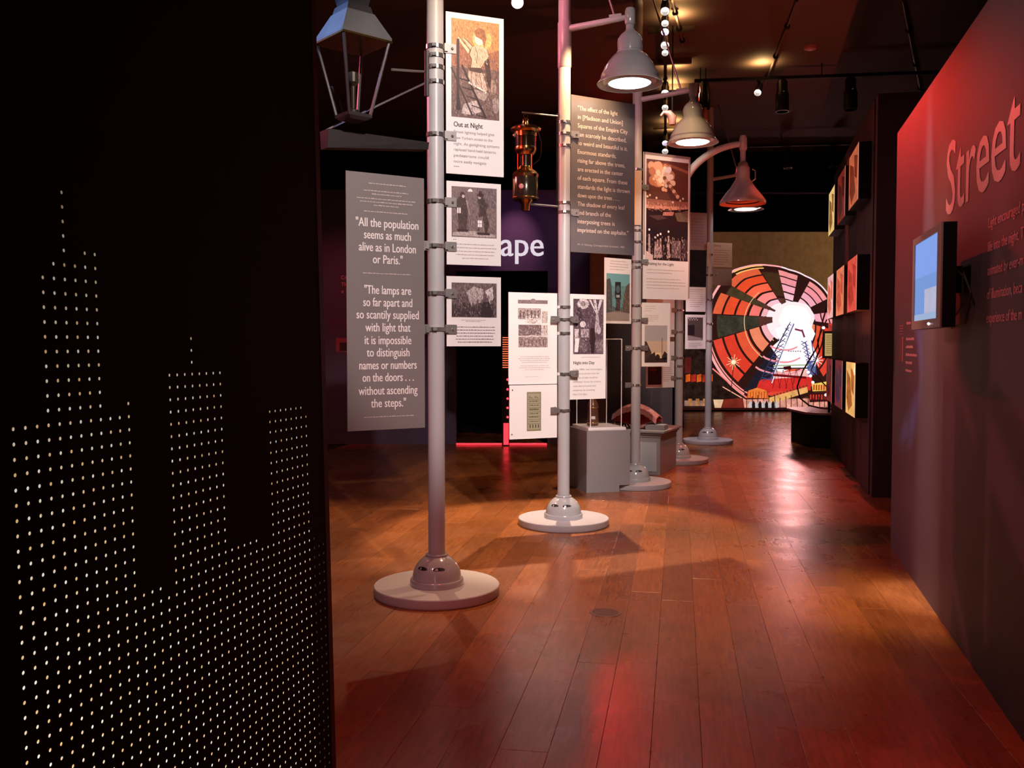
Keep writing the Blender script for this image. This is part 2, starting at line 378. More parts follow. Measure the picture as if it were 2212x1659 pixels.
for d, i, t, ln, c in planks[298:]:
    vs = plank_bm(rest, ln); R = Matrix.Translation((c.x, c.y, 0)) @ Matrix.Rotation(-PA, 4, 'Z')
    bmesh.ops.transform(rest, matrix=R, verts=vs)
if planks[298:]: tag(link('far_floor_planks', rest, M['floor'], floor), kind='stuff')
else: rest.free()

# right hand wall with the title
WR = lambda y, d=0: (1.04-d+.26*y, y)
wr = slab('wall_right', [WR(6.84), WR(-2.4), (WR(-2.4)[0]+.2, -2.4), (WR(6.84)[0]+.2, 6.80)], 0, 3.05, M['wall_r'])
# farther right wall block
WF = lambda y, d=0: (1.28-d+.25*y, y)
wf = slab('wall_far_right', [WF(9.09), WF(13.33), (WF(13.33)[0]+1.5, 13.0), (WF(9.09)[0]+1.9, 8.7)], 0, 3.94, M['wall_d'])
bm = bmesh.new()
for k in range(6):
    y0 = 9.25+k*.68; a = WF(y0, .012); b = WF(y0+.665, .012); c = WF(y0+.665, -.01); d = WF(y0, -.01)
    prism(bm, [a, b, c, d], 0.01, 3.93)
link('wall_cladding', bm, M['wall_d'], wf)['kind'] = 'stuff'
# back wall with a doorway
yb = 14.0
def bx(px): return P(px, 746, yb).x
zt = P(720, 410, yb).z; zd = P(1100, 585, yb).z
wb = slab('wall_back', [(-6.5, yb), (bx(985), yb), (bx(985), yb+.2), (-6.5, yb+.2)], 0, zt, M['wall_b'])
slab('wall_back_lintel', [(bx(985), yb), (bx(1183), yb), (bx(1183), yb+.2), (bx(985), yb+.2)], zd, zt, M['wall_b'], None, wb)
slab('wall_back_pier', [(bx(1183), yb), (bx(1271), yb), (bx(1271), yb+.2), (bx(1183), yb+.2)], 0, zt, M['wall_b'], None, wb)
slab('wall_column', [(bx(1271), yb-.25), (bx(1306), yb-.25), (bx(1306), yb+.2), (bx(1271), yb+.2)], 0, 3.3, M['brown'], 'structure')
slab('wall_middle', [(bx(1306), yb-.02), (2.43, yb), (2.43, yb+.2), (bx(1306), yb+.2)], 0, 3.0, M['wall_d'])
slab('wall_corridor', [(2.44, 14.01), (2.56, 14.21), (3.83, 20.9), (3.70, 20.9), (2.44, 14.21)], 0, 4.1, M['void'])
slab('wall_far', [(3.0, 21.14), (8.5, 21.14), (8.5, 21.3), (3.0, 21.3)], 0, 4.1, M['wall_d'])
slab('wall_outer', [(-7, 22.8), (9, 22.8), (9, 23), (-7, 23)], 0, HC, M['void'])
slab('wall_left', [(-7, -2.5), (-6.8, -2.5), (-6.8, 23), (-7, 23)], 0, HC, M['void'])
slab('wall_outer_right', [(8.8, -2.5), (9, -2.5), (9, 23), (8.8, 23)], 0, HC, M['void'])
slab('wall_behind', [(-6.8, -2.5), (8.8, -2.5), (8.8, -2.35), (-6.8, -2.35)], 0, HC, M['void'])
# bulkhead where the lit ceiling ends
slab('trim_ceiling_bulkhead', [(-6.8, 17.4), (8.8, 17.4), (8.8, 17.6), (-6.8, 17.6)], 4.35, HC, M['void'])
# ceiling battens near the row of lamps (they catch the light)
TD = Vector((math.sin(rad(9.4)), math.cos(rad(9.4)))); TN = Vector((TD.y, -TD.x))
for k in range(9):
    y0 = 7.2+k*1.15; c = Vector((1.35+(y0-8.9)*.166, y0))
    a = c-TN*.1; b = c+TN*.42
    bm = bmesh.new(); prism(bm, [a, b, b+TD*.05, a+TD*.05], HC-.07, HC)
    link('ceiling_batten', bm, M['ceil'], ceiling)

# ---------------------------------------------------------------- perforated screen on the left
sc_dir = Vector((math.sin(rad(16.5)), math.cos(rad(16.5)), 0)); YR = 2.6
R0 = Vector((-.196*YR, YR, 0))
def SP(s, z, d=0):      # s metres towards the camera from the far edge, d into the screen
    n = Vector((sc_dir.y, -sc_dir.x, 0))
    p = R0 - sc_dir*s - n*d; return Vector((p.x-.0186*(z-.31), p.y, z))
scr = empty('perforated_screen', SP(0, 0), 0, 'tall black perforated metal screen with a skyline of lit pinholes, along the left edge', 'screen')
inv = Matrix.Translation(-SP(0, 0))
cell = .026; NS = 62; NZ = 116
sky = [(0, 90, 905), (90, 114, 570), (114, 134, 540), (134, 156, 405), (156, 222, 545), (222, 275, 885), (275, 292, 855), (292, 363, 1270),
       (363, 373, 790), (373, 404, 795), (404, 430, 712), (430, 484, 795), (484, 578, 1165), (578, 664, 880), (664, 692, 1160), (692, 720, 1300)]
bm = bmesh.new(); hh = .0037; T = .0016
for i in range(NS):
    for j in range(NZ):
        s0 = .012+i*cell; z0 = .02+j*cell; s1 = s0+cell; z1 = z0+cell; sm = (s0+s1)/2; zm = (z0+z1)/2
        px, py = proj(SP(sm, zm)) if SP(sm, zm).y > .3 else (-99, 0)
        if px > 0 or py > 0: px = proj(SP(sm, 1.5-.075*SP(sm, 0).y))[0] if SP(sm, 0).y > .3 else -99
        lit = False
        if px < 0: lit = zm < 1.28
        else:
            for a, b, t_ in sky:
                if a <= px < b and py > t_: lit = True
        if z0 < .06 or z1 > 2.98 or (20 > px >= 0): lit = False
        if px < 20 and px > -400: lit = lit and px < -30
        if not lit:
            bm.faces.new([bm.verts.new(SP(*q)) for q in ((s0, z0), (s1, z0), (s1, z1), (s0, z1))]); continue
        out = [(s0, z0), (sm, z0), (s1, z0), (s1, zm), (s1, z1), (sm, z1), (s0, z1), (s0, zm)]
        ang = [225, 270, 315, 0, 45, 90, 135, 180]
        ov = [bm.verts.new(SP(*q)) for q in out]
        iv = [bm.verts.new(SP(sm+hh*math.cos(rad(a)), zm+hh*math.sin(rad(a)))) for a in ang]
        bv = [bm.verts.new(SP(sm+hh*math.cos(rad(a)), zm+hh*math.sin(rad(a)), T)) for a in ang]
        for k in range(8):
            bm.faces.new((ov[k], ov[(k+1)%8], iv[(k+1)%8], iv[k])); bm.faces.new((iv[k], iv[(k+1)%8], bv[(k+1)%8], bv[k]))
bmesh.ops.transform(bm, matrix=inv, verts=bm.verts); link('perforated_sheet', bm, M['panel'], scr)
SE = .012+NS*cell; ZT = .02+NZ*cell
bm = bmesh.new()
def sbox(bm, s0, s1, z0, z1, d0, d1):
    c = [SP(s, z, d) for d in (d0, d1) for s, z in ((s0, z0), (s1, z0), (s1, z1), (s0, z1))]; v = [bm.verts.new(p) for p in c]
    for f in ((0,3,2,1),(4,5,6,7),(0,1,5,4),(1,2,6,5),(2,3,7,6),(3,0,4,7)): bm.faces.new([v[i] for i in f])
sbox(bm, -.012, .012, 0, ZT+.02, -.001, .06); sbox(bm, SE, SE+.03, 0, ZT+.02, -.001, .06)
sbox(bm, .012, SE, 0, .02, 0, .06); sbox(bm, .012, SE, ZT, ZT+.02, 0, .06)
bmesh.ops.transform(bm, matrix=inv, verts=bm.verts); link('frame', bm, mat('screen_edge_paint', (.02, .018, .024), .4), scr)
bm = bmesh.new(); sbox(bm, .012, SE, .02, ZT, .045, .06)
bmesh.ops.transform(bm, matrix=inv, verts=bm.verts)
dm = bpy.data.materials.new('light_box_diffuser'); dm.use_nodes = True; nt = dm.node_tree; b = nt.nodes['Principled BSDF']
tc = nt.nodes.new('ShaderNodeTexCoord'); sx = nt.nodes.new('ShaderNodeSeparateXYZ'); nt.links.new(tc.outputs['Generated'], sx.inputs[0])
mr = nt.nodes.new('ShaderNodeMapRange'); mr.inputs[1].default_value = .05; mr.inputs[2].default_value = .6; mr.inputs[3].default_value = 1.5; mr.inputs[4].default_value = .16  # glow falloff painted into the emission, stronger towards the bottom
nt.links.new(sx.outputs[2], mr.inputs[0]); nt.links.new(mr.outputs[0], b.inputs['Emission Strength']); b.inputs['Emission Color'].default_value = (1, .84, .58, 1)
nse = nt.nodes.new('ShaderNodeTexNoise'); nse.inputs['Scale'].default_value = 60; nt.links.new(tc.outputs['Object'], nse.inputs['Vector'])
crp = nt.nodes.new('ShaderNodeValToRGB'); crp.color_ramp.elements[0].position = .4; crp.color_ramp.elements[0].color = (.9, .55, .22, 1); crp.color_ramp.elements[1].position = .62; crp.color_ramp.elements[1].color = (1, .95, .86, 1)
nt.links.new(nse.outputs['Fac'], crp.inputs[0]); nt.links.new(crp.outputs[0], b.inputs['Emission Color'])
link('light_box', bm, dm, scr)

# ---------------------------------------------------------------- lamp posts
def clamp(post, z, tabs='', rz=0):
    """steel band round the pole, with a bracket tab on the side(s)"""
    bm = bmesh.new(); r = .0525
    lathe(bm, [(r, z-.012), (r+.003, z-.012), (r+.003, z+.012), (r, z+.012)], 28, cap0=False, cap1=False)
    box(bm, -.012, .012, -r-.014, -r, z-.009, z+.009)
    o = link('pipe_clamp', bm, M['chrome'], post)
    for t in tabs:
        sg = 1 if t == 'R' else -1
        bm = bmesh.new(); box(bm, sg*.052 if sg > 0 else -.125, .125 if sg > 0 else -.052, -.020, -.016, z-.028, z+.028)
        box(bm, min(sg*.05, sg*.07), max(sg*.05, sg*.07), -.03, .0, z-.02, z+.02)
        b_ = link('bracket', bm, M['zinc'], o); b_.rotation_euler = (0, 0, rz)
        bm = bmesh.new(); R = Matrix.Translation((sg*.100, -.021, z)) @ Matrix.Rotation(math.pi/2, 4, 'X')
        n = len(bm.verts); lathe(bm, [(.009, 0), (.009, .004), (.005, .007)], 6)
        bmesh.ops.transform(bm, matrix=R, verts=bm.verts); bb = link('bolt', bm, M['chrome'], o); bb.rotation_euler = (0, 0, rz)
def post_base(root, top, mp):
    bm = bmesh.new(); lathe(bm, [(.372, 0), (.376, .004), (.379, .012), (.379, .054), (.375, .059), (.0, .059)][:5], 72); link('base_disc', bm, M['base'], root, True)
    bm = bmesh.new(); lathe(bm, [(.162, .059), (.162, .088), (.158, .094), (.150, .096)] + [(.148*math.cos(rad(a)), .096+.150*math.sin(rad(a))) for a in range(4, 66, 5)] + [(.060, .235)], 56)
    dome = link('base_dome', bm, M['enamel'], root, True)
    bm = bmesh.new(); torus(bm, .060, .008, (0, 0, .238)); link('collar_ring', bm, M['enamel'], root, True)
    for ang in (-128, -80):
        bm = bmesh.new(); n = 14; vs = []
        for k in range(n):
            t = 2*math.pi*k/n; az = rad(ang)+.29*math.cos(t); el = rad(30)+.10*math.sin(t)*(1 if math.sin(t) > 0 else .5)
            r = .1495; vs.append(bm.verts.new((r*math.cos(el)*math.cos(az), r*math.cos(el)*math.sin(az), .096+(.150/.148)*r*math.sin(el))))
        bm.faces.new(vs); bmesh.ops.extrude_face_region(bm, geom=bm.faces[:])
        link('hand_slot', bm, M['slot'], dome)
    bm = bmesh.new(); lathe(bm, [(.0505, .23), (.0505, top-.01), (.047, top)], 36); link('pole', bm, M['pole'], root, True)
def bell(root, rel, arm_from, rod=True, lit=True):
    """hanging bell shade at rel, on an arm from the pole"""
    x, y, z = rel
    prof = [(.262, 0), (.263, .006), (.252, .018), (.240, .034), (.226, .046), (.232, .062), (.222, .088), (.214, .100), (.200, .135), (.172, .180), (.138, .222), (.106, .243), (.106, .255), (.098, .262), (.101, .330), (.097, .356), (.078, .388), (.046, .414), (.038, .424), (.032, .436), (.032, .475)]
    bm = bmesh.new(); lathe(bm, prof, 56, rel, cap0=False)
    sh = link('lamp_shade', bm, M['enamel'], root, True)
    bm = bmesh.new(); lathe(bm, [(.258, .001), (.215, .020), (.185, .012), (.170, .006)], 56, rel, cap0=False, cap1=False)
    link('reflector_ring', bm, M['enamel'], sh, True)
    bm = bmesh.new(); lathe(bm, [(.170, .010), (.160, .004), (.001, .0)], 40, rel, cap0=False)
    link('lens', bm, M['lens'] if lit else M['slot'], sh, True)
    bm = bmesh.new(); lathe(bm, [(.036, .47), (.042, .485), (.042, .575), (.034, .60), (.02, .605)], 24, rel); link('elbow_joint', bm, M['enamel'], root, True)
    bm = bmesh.new(); d = Vector((x, y, 0)).normalized(); e = Vector((x, y, z+.535))
    tube(bm, [d*.045+Vector((0, 0, z+.50)), e], [.028, .021], 16); link('arm', bm, M['pole'], root, True)
    if rod:
        bm = bmesh.new(); q = e-d*.12; tube(bm, [q, (q.x-.30, q.y+.05, HC+.0)], .010, 8); link('stay_rod', bm, M['rod'], root)
        bm = bmesh.new(); tube(bm, [q-d*.05+Vector((0,0,.022)), q+d*.05+Vector((0,0,.022))], .014, 8); link('rod_clip', bm, M['pole'], root)
def post(px, Y, top, label, sleeve=None):
    g = P(px, 746, Y)
    r = empty('street_lamp_post', (g.x, Y, 0), 0, label, 'lamp post', 'grey lamp posts in a row down the hall')
    post_base(r, top, None)
    if sleeve:
        bm = bmesh.new(); lathe(bm, [(.051, sleeve[0]), (.056, sleeve[0]+.01), (.056, sleeve[1]-.01), (.051, sleeve[1])], 32); link('sleeve', bm, M['pole'], r, True)
    return r
def zy(py, Y): return P(1106, py, Y).z
Y1, Y2, Y3, Y4, Y5 = 5.55, 7.72, 9.84, 11.87, 14.2
p1 = post(942, Y1, HC-.004, 'grey lamp post nearest the camera, on a round base, holding the All the population board')
for py, t in ((97, 'R'), (117, ''), (142, ''), (174, ''), (288, 'R'), (433, 'R'), (530, 'LR'), (633, 'R'), (711, 'LR')): clamp(p1, zy(py, Y1-.05), t, rad(22))
p2 = post(1218, Y2, HC-.004, 'second grey lamp post, with a bell shade above the brown quotation board', (zy(148, Y2), zy(48, Y2)))
for py, t in ((262, ''), (287, 'R'), (313, ''), (437, ''), (457, 'R'), (663, ''), (690, 'LR'), (720, ''), (808, 'R'), (887, 'L')): clamp(p2, zy(py, Y2-.05), t, rad(16) if t == 'R' else rad(20))
L = P(1360, 182, 7.53); bell(p2, (L.x-p2.location.x, L.y-Y2, L.z), None)
p3 = post(1374, Y3, HC-.004, 'third grey lamp post, standing in front of the low pedestals with the tall night photograph')
for py, t in ((365, ''), (391, ''), (403, 'R'), (497, ''), (522, ''), (565, 'R'), (577, 'L'), (660, ''), (692, 'LR'), (752, 'LR'), (832, 'L')): clamp(p3, zy(py, Y3-.05), t, rad(12))
L = P(1496, 309, 9.6); bell(p3, (L.x-p3.location.x, L.y-Y3, L.z), None)
z4 = P(1466, 425, Y4).z
p4 = post(1467, Y4, z4+.02, 'fourth grey lamp post, with a curved neck and conical shade, half hidden by the pedestal')
for py, t in ((670, 'L'), (717, 'L'), (773, 'L'), (791, ''), (817, 'L')): clamp(p4, zy(py, Y4-.05), t, rad(20))
Lc = P(1604, 441, 11.55); rel = Vector((Lc.x-p4.location.x, Lc.y-Y4, Lc.z))
bm = bmesh.new(); lathe(bm, [(.283, 0), (.284, .03), (.275, .045), (.235, .10), (.155, .20), (.090, .30), (.085, .33), (.085, .44), (.066, .47), (.060, .50), (.04, .52), (.033, .53), (.033, .70)], 48, rel, cap0=False)
cs = link('lamp_shade', bm, M['enamel'], p4, True)
bm = bmesh.new(); lathe(bm, [(.280, .004), (.225, .085), (.14, .20), (.08, .30)], 40, rel, cap0=False); link('shade_inside', bm, M['orin'], cs, True)
bm = bmesh.new(); torus(bm, .20, .008, (rel.x, rel.y, rel.z+.03), 32, 6); link('guard_ring', bm, M['slot'], cs, True)
bm = bmesh.new(); ball(bm, (rel.x, rel.y, rel.z+.15), .045); link('bulb', bm, M['orin'], cs, True)
bm = bmesh.new(); lathe(bm, [(.04, .66), (.05, .68), (.05, .80), (.035, .84)], 20, rel); link('elbow_joint', bm, M['enamel'], p4, True)
bm = bmesh.new(); pts = []
e = Vector((rel.x, rel.y, rel.z+.74)); s_ = Vector((0, 0, z4-.02))
for k in range(15):
    t = k/14; pts.append(Vector((s_.x+(e.x-s_.x)*(1-math.cos(t*math.pi/2)), s_.y+(e.y-s_.y)*t, s_.z+(e.z-s_.z)*math.sin(t*math.pi/2))))
tube(bm, pts, [.055-.02*k/14 for k in range(15)], 16); link('curved_neck', bm, M['pole'], p4, True)
bm = bmesh.new(); tube(bm, [(rel.x+.10, rel.y-.06, rel.z+.42), (rel.x+.14, rel.y-.06, rel.z+.40), (rel.x+.14, rel.y-.06, rel.z+.30), (rel.x+.10, rel.y-.04, rel.z+.27)], .008, 8); link('handle', bm, M['chrome'], cs, True)
p5 = post(1531, Y5, HC-.004, 'farthest grey lamp post, in front of the glowing big wheel picture')
for py, t in ((550, 'R'), (594, 'R'), (647, 'L'), (699, 'L'), (736, 'L')): clamp(p5, zy(py, Y5-.05), t, rad(8))
L = P(1611, 453, 13.9); bell(p5, (L.x-p5.location.x, L.y-Y5, L.z), None)

# ---------------------------------------------------------------- boards
def board(name, label, cat, xL, xR, yT, yB, YL, YR, m, group=None, th=.006):
    a = P(xL, yB, YL); tz = P(xL, yT, YL).z; b = P(xR, (yT+yB)/2, YR)
    ang = math.atan2(YR-YL, b.x-a.x); Wd = math.hypot(b.x-a.x, YR-YL); Ht = tz-a.z
    bm = bmesh.new(); box(bm, 0, Wd, 0, th, 0, Ht)
    o = link(name, bm, m); o.location = a; o.rotation_euler = (0, 0, ang); tag(o, label, cat, group)
    return o, Canvas(Wd, Ht)
INK = (60, 45, 45); PALE = (235, 225, 222)
GR = 'boards clamped to the lamp posts'
# tall grey board with two quotations
o, c = board('quotation_board', 'tall grey board with white text beginning All the population, left of the nearest post', 'board', 751, 917, 368, 932, 5.24, 5.49, M['grey'], GR)
H_ = 564.0
def yy(py): return (py-368-17*.45)/H_*1.0
for s, y, w in (('"All the population', 488, .80), ('seems as much', 514, .60), ('alive as in London', 541, .73), ('or Paris."', 567, .38),
                ('"The lamps are', 634, .60), ('so far apart and', 661, .63), ('so scantily supplied', 688, .80), ('with light that', 716, .58), ('it is impossible', 744, .60), ('to distinguish', 771, .55), ('names or numbers', 799, .74), ('on the doors . . .', 826, .66), ('without ascending', 855, .76), ('the steps."', 883, .45)):
    c.text(s, .52, (y-372.0)/561, .050, PALE, w, 'c', bold=.0007)
for y, a, b in ((395, .28, .76), (411, .22, .79), (418, .32, .70), (428, .13, .88), (435, .17, .85), (442, .34, .66), (456, .22, .78), (590, .2, .82), (905, .2, .85)):
    c.greek(a, b, (y-372)/561, .0035, (190, 175, 170))
c.build('lettering', o, M['print'])
# Out at Night
o, c = board('story_board', 'tall white board with sepia ladder engraving and the words Out at Night', 'board', 964, 1088, 24, 374, 5.56, 5.695, M['white'], GR)
c.rect(.09, .035, .92, .645, (150, 98, 74), 0, .55)
c.rect(.09, .33, .92, .645, (112, 84, 78), 1, .6)
c.poly([(.09, .035), (.92, .035), (.92, .20), (.55, .26), (.3, .18), (.09, .2)], (196, 134, 84), 2, .5)
c.ell(.62, .145, .17, .075, (216, 172, 104), 3, .5)       # bonnet halo
c.ell(.57, .14, .085, .045, (236, 220, 200), 4, .15)
c.ell(.63, .105, .12, .04, (190, 140, 84), 4, .4, a0=180, a1=360)
c.poly([(.44, .20), (.55, .185), (.70, .20), (.74, .25), (.66, .29), (.58, .335), (.42, .335), (.44, .27), (.40, .25)], (206, 178, 150), 4, .3)
c.poly([(.40, .22), (.22, .145), (.20, .16), (.38, .245)], (222, 196, 164), 5, .25)
c.poly([(.46, .20), (.30, .145), (.28, .155), (.44, .225)], (210, 184, 150), 5, .25)
c.poly([(.38, .345), (.62, .345), (.72, .46), (.66, .475), (.50, .45), (.36, .40)], (196, 166, 150), 5, .45)
c.poly([(.38, .33), (.60, .325), (.66, .36), (.40, .352)], (80, 52, 46), 6, .2)
c.poly([(.46, .46), (.74, .48), (.66, .53), (.5, .51)], (160, 138, 130), 5, .7)
c.ell(.80, .44, .07, .05, (150, 122, 110), 4, .9); c.ell(.86, .55, .06, .05, (150, 130, 124), 4, .9)
c.line([(.205, .16), (.20, .60)], .018, (62, 34, 32), 6); c.poly([(.17, .60), (.19, .50), (.22, .50), (.25, .60)], (50, 32, 32), 7)
c.line([(.27, .32), (.68, .635)], .013, (52, 34, 34), 7); c.line([(.09, .34), (.45, .63)], .011, (58, 40, 40), 7)
for k in range(5): c.line([(.19+.09*k*.9, .40+.055*k), (.40+.075*k, .415+.055*k)], .007, (62, 44, 44), 7)
c.poly([(.30, .56), (.52, .53), (.60, .60), (.40, .625), (.26, .62)], (192, 172, 168), 6, .6)
c.hatch(.10, .04, .91, .25, 240, [(196, 132, 84), (120, 70, 46), (170, 108, 70)], .06, .0022, 75, 2.5, 30)
c.hatch(.10, .26, .91, .64, 420, [(84, 58, 54), (160, 136, 128), (60, 40, 40), (190, 170, 160)], .05, .0022, 70, 3.5, 40)
c.hatch(.40, .35, .72, .47, 60, [(120, 90, 80), (226, 206, 196)], .05, .0025, 70, 6.2, 20); c.hatch(.44, .20, .72, .33, 50, [(150, 120, 96), (236, 214, 186)], .05, .0022, 60, 5.5, 30)
for L_ in ([(.44, .20), (.40, .25), (.44, .28), (.42, .335)], [(.70, .20), (.74, .25), (.66, .29), (.60, .33)], [(.22, .145), (.31, .185), (.40, .215)], [(.46, .20), (.37, .165), (.29, .148)], [(.38, .345), (.37, .40), (.50, .45), (.66, .475), (.72, .46)], [(.62, .345), (.68, .40), (.72, .46)], [(.50, .35), (.52, .45)], [(.44, .35), (.43, .42)], [(.57, .35), (.62, .46)], [(.50, .20), (.54, .24), (.52, .30)]): c.line(L_, .0028, (70, 42, 36), 7.5)
for k in range(9): c.ell(.40+.035*k, .425+.006*k, .018, .008, (232, 214, 204), 7.2, .3, 10)
c.poly([(.66, .28), (.74, .26), (.78, .38), (.76, .46), (.70, .40)], (70, 44, 38), 4.8, .6)
c.poly([(.50, .13), (.48, .10), (.56, .075), (.66, .085), (.70, .13), (.66, .20), (.62, .15)], (150, 96, 60), 5, .5)
c.hatch(.30, .53, .55, .63, 50, [(90, 70, 70), (220, 204, 200)], .05, .0025, 50, 6.5, 50)
c.text('Out at Night', .13, .705, .030, (40, 26, 30), .50, bold=.0008)
for i, (s, w) in enumerate((('Street lighting helped give', .70), ('New Yorkers access to the', .67), ('night. As gaslighting systems', .79), ('replaced hand-held lanterns,', .74), ('pedestrians could', .6), ('more easily navigate', .56))):
    c.text(s, .13, .745+i*.037, .017, (120, 104, 108), w)
c.greek(.13, .22, .955, .003, INK); c.build('picture', o, M['engrave'])
# two night watchmen
o, c = board('story_board', 'white card with engraving of two cloaked figures carrying lanterns, on nearest post', 'board', 965, 1082, 390, 571, 5.56, 5.69, M['white'], GR)
c.rect(.09, .06, .92, .665, (124, 104, 102), 0, .4); c.rect(.55, .06, .92, .3, (112, 94, 98), 1, .4)
c.ell(.43, .115, .045, .035, (240, 235, 230), 2, n=12, a0=180, a1=360)
c.poly([(.15, .28), (.22, .18), (.33, .18), (.40, .30), (.38, .38), (.36, .58), (.22, .58), (.20, .38)], (74, 54, 52), 2, .5)
c.ell(.285, .155, .042, .035, (70, 52, 50), 3, .2); c.ell(.30, .175, .025, .02, (210, 190, 185), 4)
c.rect(.19, .315, .255, .38, (240, 232, 230), 4); c.line([(.222, .315), (.222, .38)], .008, INK, 5)
c.line([(.36, .22), (.42, .40)], .02, (150, 130, 126), 4, .4)
c.poly([(.56, .18), (.66, .16), (.76, .28), (.72, .34), (.78, .50), (.74, .60), (.62, .60), (.58, .42), (.60, .30)], (70, 52, 50), 2, .5)
c.ell(.62, .15, .06, .022, (62, 44, 44), 4); c.ell(.615, .125, .03, .03, (66, 48, 46), 4, .2); c.ell(.60, .175, .028, .022, (190, 170, 165), 3)
c.poly([(.58, .42), (.66, .40), (.70, .60), (.58, .60)], (130, 112, 106), 3, .5)
for k in range(2):
    for q in range(2): c.rect(.565+.042*k, .455+.043*q, .60+.042*k, .492+.043*q, (244, 238, 236), 5)
c.poly([(.12, .61), (.5, .585), (.88, .62), (.9, .655), (.1, .65)], (176, 160, 156), 3, .6)
c.poly([(.18, .57), (.40, .57), (.38, .60), (.2, .60)], (58, 40, 40), 4); c.poly([(.55, .6), (.78, .6), (.8, .63), (.56, .63)], (62, 44, 44), 4, .3)
c.hatch(.10, .07, .91, .66, 420, [(84, 64, 62), (160, 142, 138), (104, 84, 82)], .06, .0045, 75, 1.6, 30); c.hatch(.16, .19, .40, .57, 90, [(50, 34, 34), (110, 88, 86)], .05, .004, 80, 3.5, 20); c.hatch(.57, .19, .77, .59, 90, [(50, 34, 34), (116, 94, 90)], .05, .004, 80, 4, 20)
c.para(.12, .92, .755, 5, .042, .010, (185, 165, 168), 'c', .6); c.greek(.12, .18, .70, .008, (150, 135, 138)); c.build('picture', o, M['engrave'])
# street crowd
o, c = board('story_board', 'white card with dark crowd engraving, lowest on the nearest post', 'board', 965, 1082, 596, 748, 5.56, 5.69, M['white'], GR)
c.rect(.09, .09, .92, .585, (92, 74, 76), 0, .75); c.rect(.09, .09, .92, .25, (108, 90, 90), 1, .7)
c.poly([(.35, .22), (.5, .14), (.68, .18), (.66, .36), (.45, .42)], (180, 164, 162), 2, .8); c.poly([(.70, .2), (.84, .14), (.86, .3), (.8, .4)], (206, 194, 192), 2, .5)
for k in range(9):
    u = .14+.085*k; c.poly([(u-.045, .57), (u-.035, .40+.03*math.sin(k*2)), (u+.035, .39+.03*math.sin(k*2)), (u+.045, .57)], (62, 46, 48), 3, .7); c.ell(u, .37+.03*math.sin(k*2), .022, .03, (104, 86, 84), 4, .3)
c.poly([(.62, .5), (.66, .36), (.78, .36), (.84, .5), (.82, .58), (.64, .58)], (50, 36, 38), 4, .4)
c.hatch(.10, .10, .91, .58, 420, [(56, 40, 44), (140, 120, 120), (84, 66, 68), (170, 152, 150)], .05, .005, 80, 3.6, 50)
c.para(.25, .72, .625, 2, .02, .006, (150, 135, 138), 'c', .6); c.para(.12, .92, .73, 6, .043, .011, (112, 92, 98), 'c', .8); c.build('picture', o, M['engrave'])
# second post: brown quotation
o, c = board('quotation_board', 'brown grey text board beginning The effect of the light, beside second post', 'board', 1233, 1371, 204, 544, 7.72, 8.03, M['greyd'], GR)
for i, (s, w) in enumerate((('"The effect of the light', .62), ('in [Madison and Union]', .70), ('Squares of the Empire City', .78), ('can scarcely be described,', .76), ('so weird and beautiful is it.', .78), ('Enormous standards,', .60), ('rising far above the trees,', .74), ('are erected in the center', .71), ('of each square. From these', .78), ('standards the light is thrown', .82), ('down upon the trees . . . .', .66), ('The shadow of every leaf', .74), ('and branch of the', .52), ('interposing trees is', .58), ('imprinted on the asphalte."', .80))):
    c.text(s, .10, (.092+i*.0555), .036, (225, 205, 192), w, bold=.0005)
c.text('W. H. Rideing, Correspondent (London), 1882', .10, .955, .016, (190, 175, 170), .74); c.build('lettering', o, M['print'])
# newspaper sheet
o, c = board('story_board', 'cream board with a newspaper page of small city engravings, left of the second post', 'board', 1098.6, 1203.5, 631, 831, 7.54, 7.71, M['white'], GR)
c.rect(.19, .08, .80, .12, (128, 112, 112), 0, .7); c.ell(.5, .09, .06, .025, (150, 130, 128), 1, .4)
c.rect(.19, .17, .66, .29, (170, 152, 148), 0, .9); c.rect(.68, .20, .80, .33, (190, 175, 168), 0, .9); c.rect(.34, .25, .64, .34, (226, 214, 206), 1, .6)
c.rect(.20, .35, .67, .47, (120, 100, 100), 0, .8); c.rect(.69, .35, .80, .47, (196, 180, 172), 0, .8); c.rect(.20, .48, .80, .595, (150, 130, 126), 0, 1)
c.line([(.34, .49), (.45, .465), (.6, .475), (.72, .46)], .012, (225, 215, 210), 2)
for k in range(7): c.line([(.24+.08*k, .58), (.27+.075*k, .50)], .008, (84, 66, 68), 2, .3)
for k in range(6): c.rect(.22+.075*k, .19, .255+.075*k, .275, (110, 92, 92), 1, .8)
c.hatch(.20, .17, .66, .29, 150, [(90, 72, 72), (220, 208, 202)], .04, .0035, 60, 1.5, 60); c.hatch(.20, .35, .80, .595, 260, [(80, 60, 62), (214, 200, 196), (150, 130, 128)], .04, .0035, 60, 2.5, 60); c.hatch(.36, .26, .62, .335, 40, [(130, 112, 110)], .05, .003, 5, 3, 10)
c.para(.2, .86, .70, 4, .021, .006, (190, 172, 170), 'c', .8); c.para(.2, .86, .80, 3, .021, .006, (196, 178, 176), 'c', .6); c.greek(.34, .62, .92, .005, (205, 190, 188)); c.build('picture', o, M['engrave'])
o, c = board('ticket_board', 'cream board with a narrow olive printed ticket, under the newspaper page board', 'board', 1100.5, 1203.2, 832.5, 949.5, 7.53, 7.70, M['white'], GR)
c.rect(.36, .13, .66, .86, (136, 130, 100), 0, .1); c.rect(.385, .16, .635, .83, (162, 156, 128), 1, .1)
c.text('Eu. Pa.', .51, .255, .020, (70, 66, 56), .2, 'c', 3)
for v in (.27, .34, .42, .50, .58, .64, .72): c.rect(.385, v, .635, v+.008, (98, 94, 76), 2)
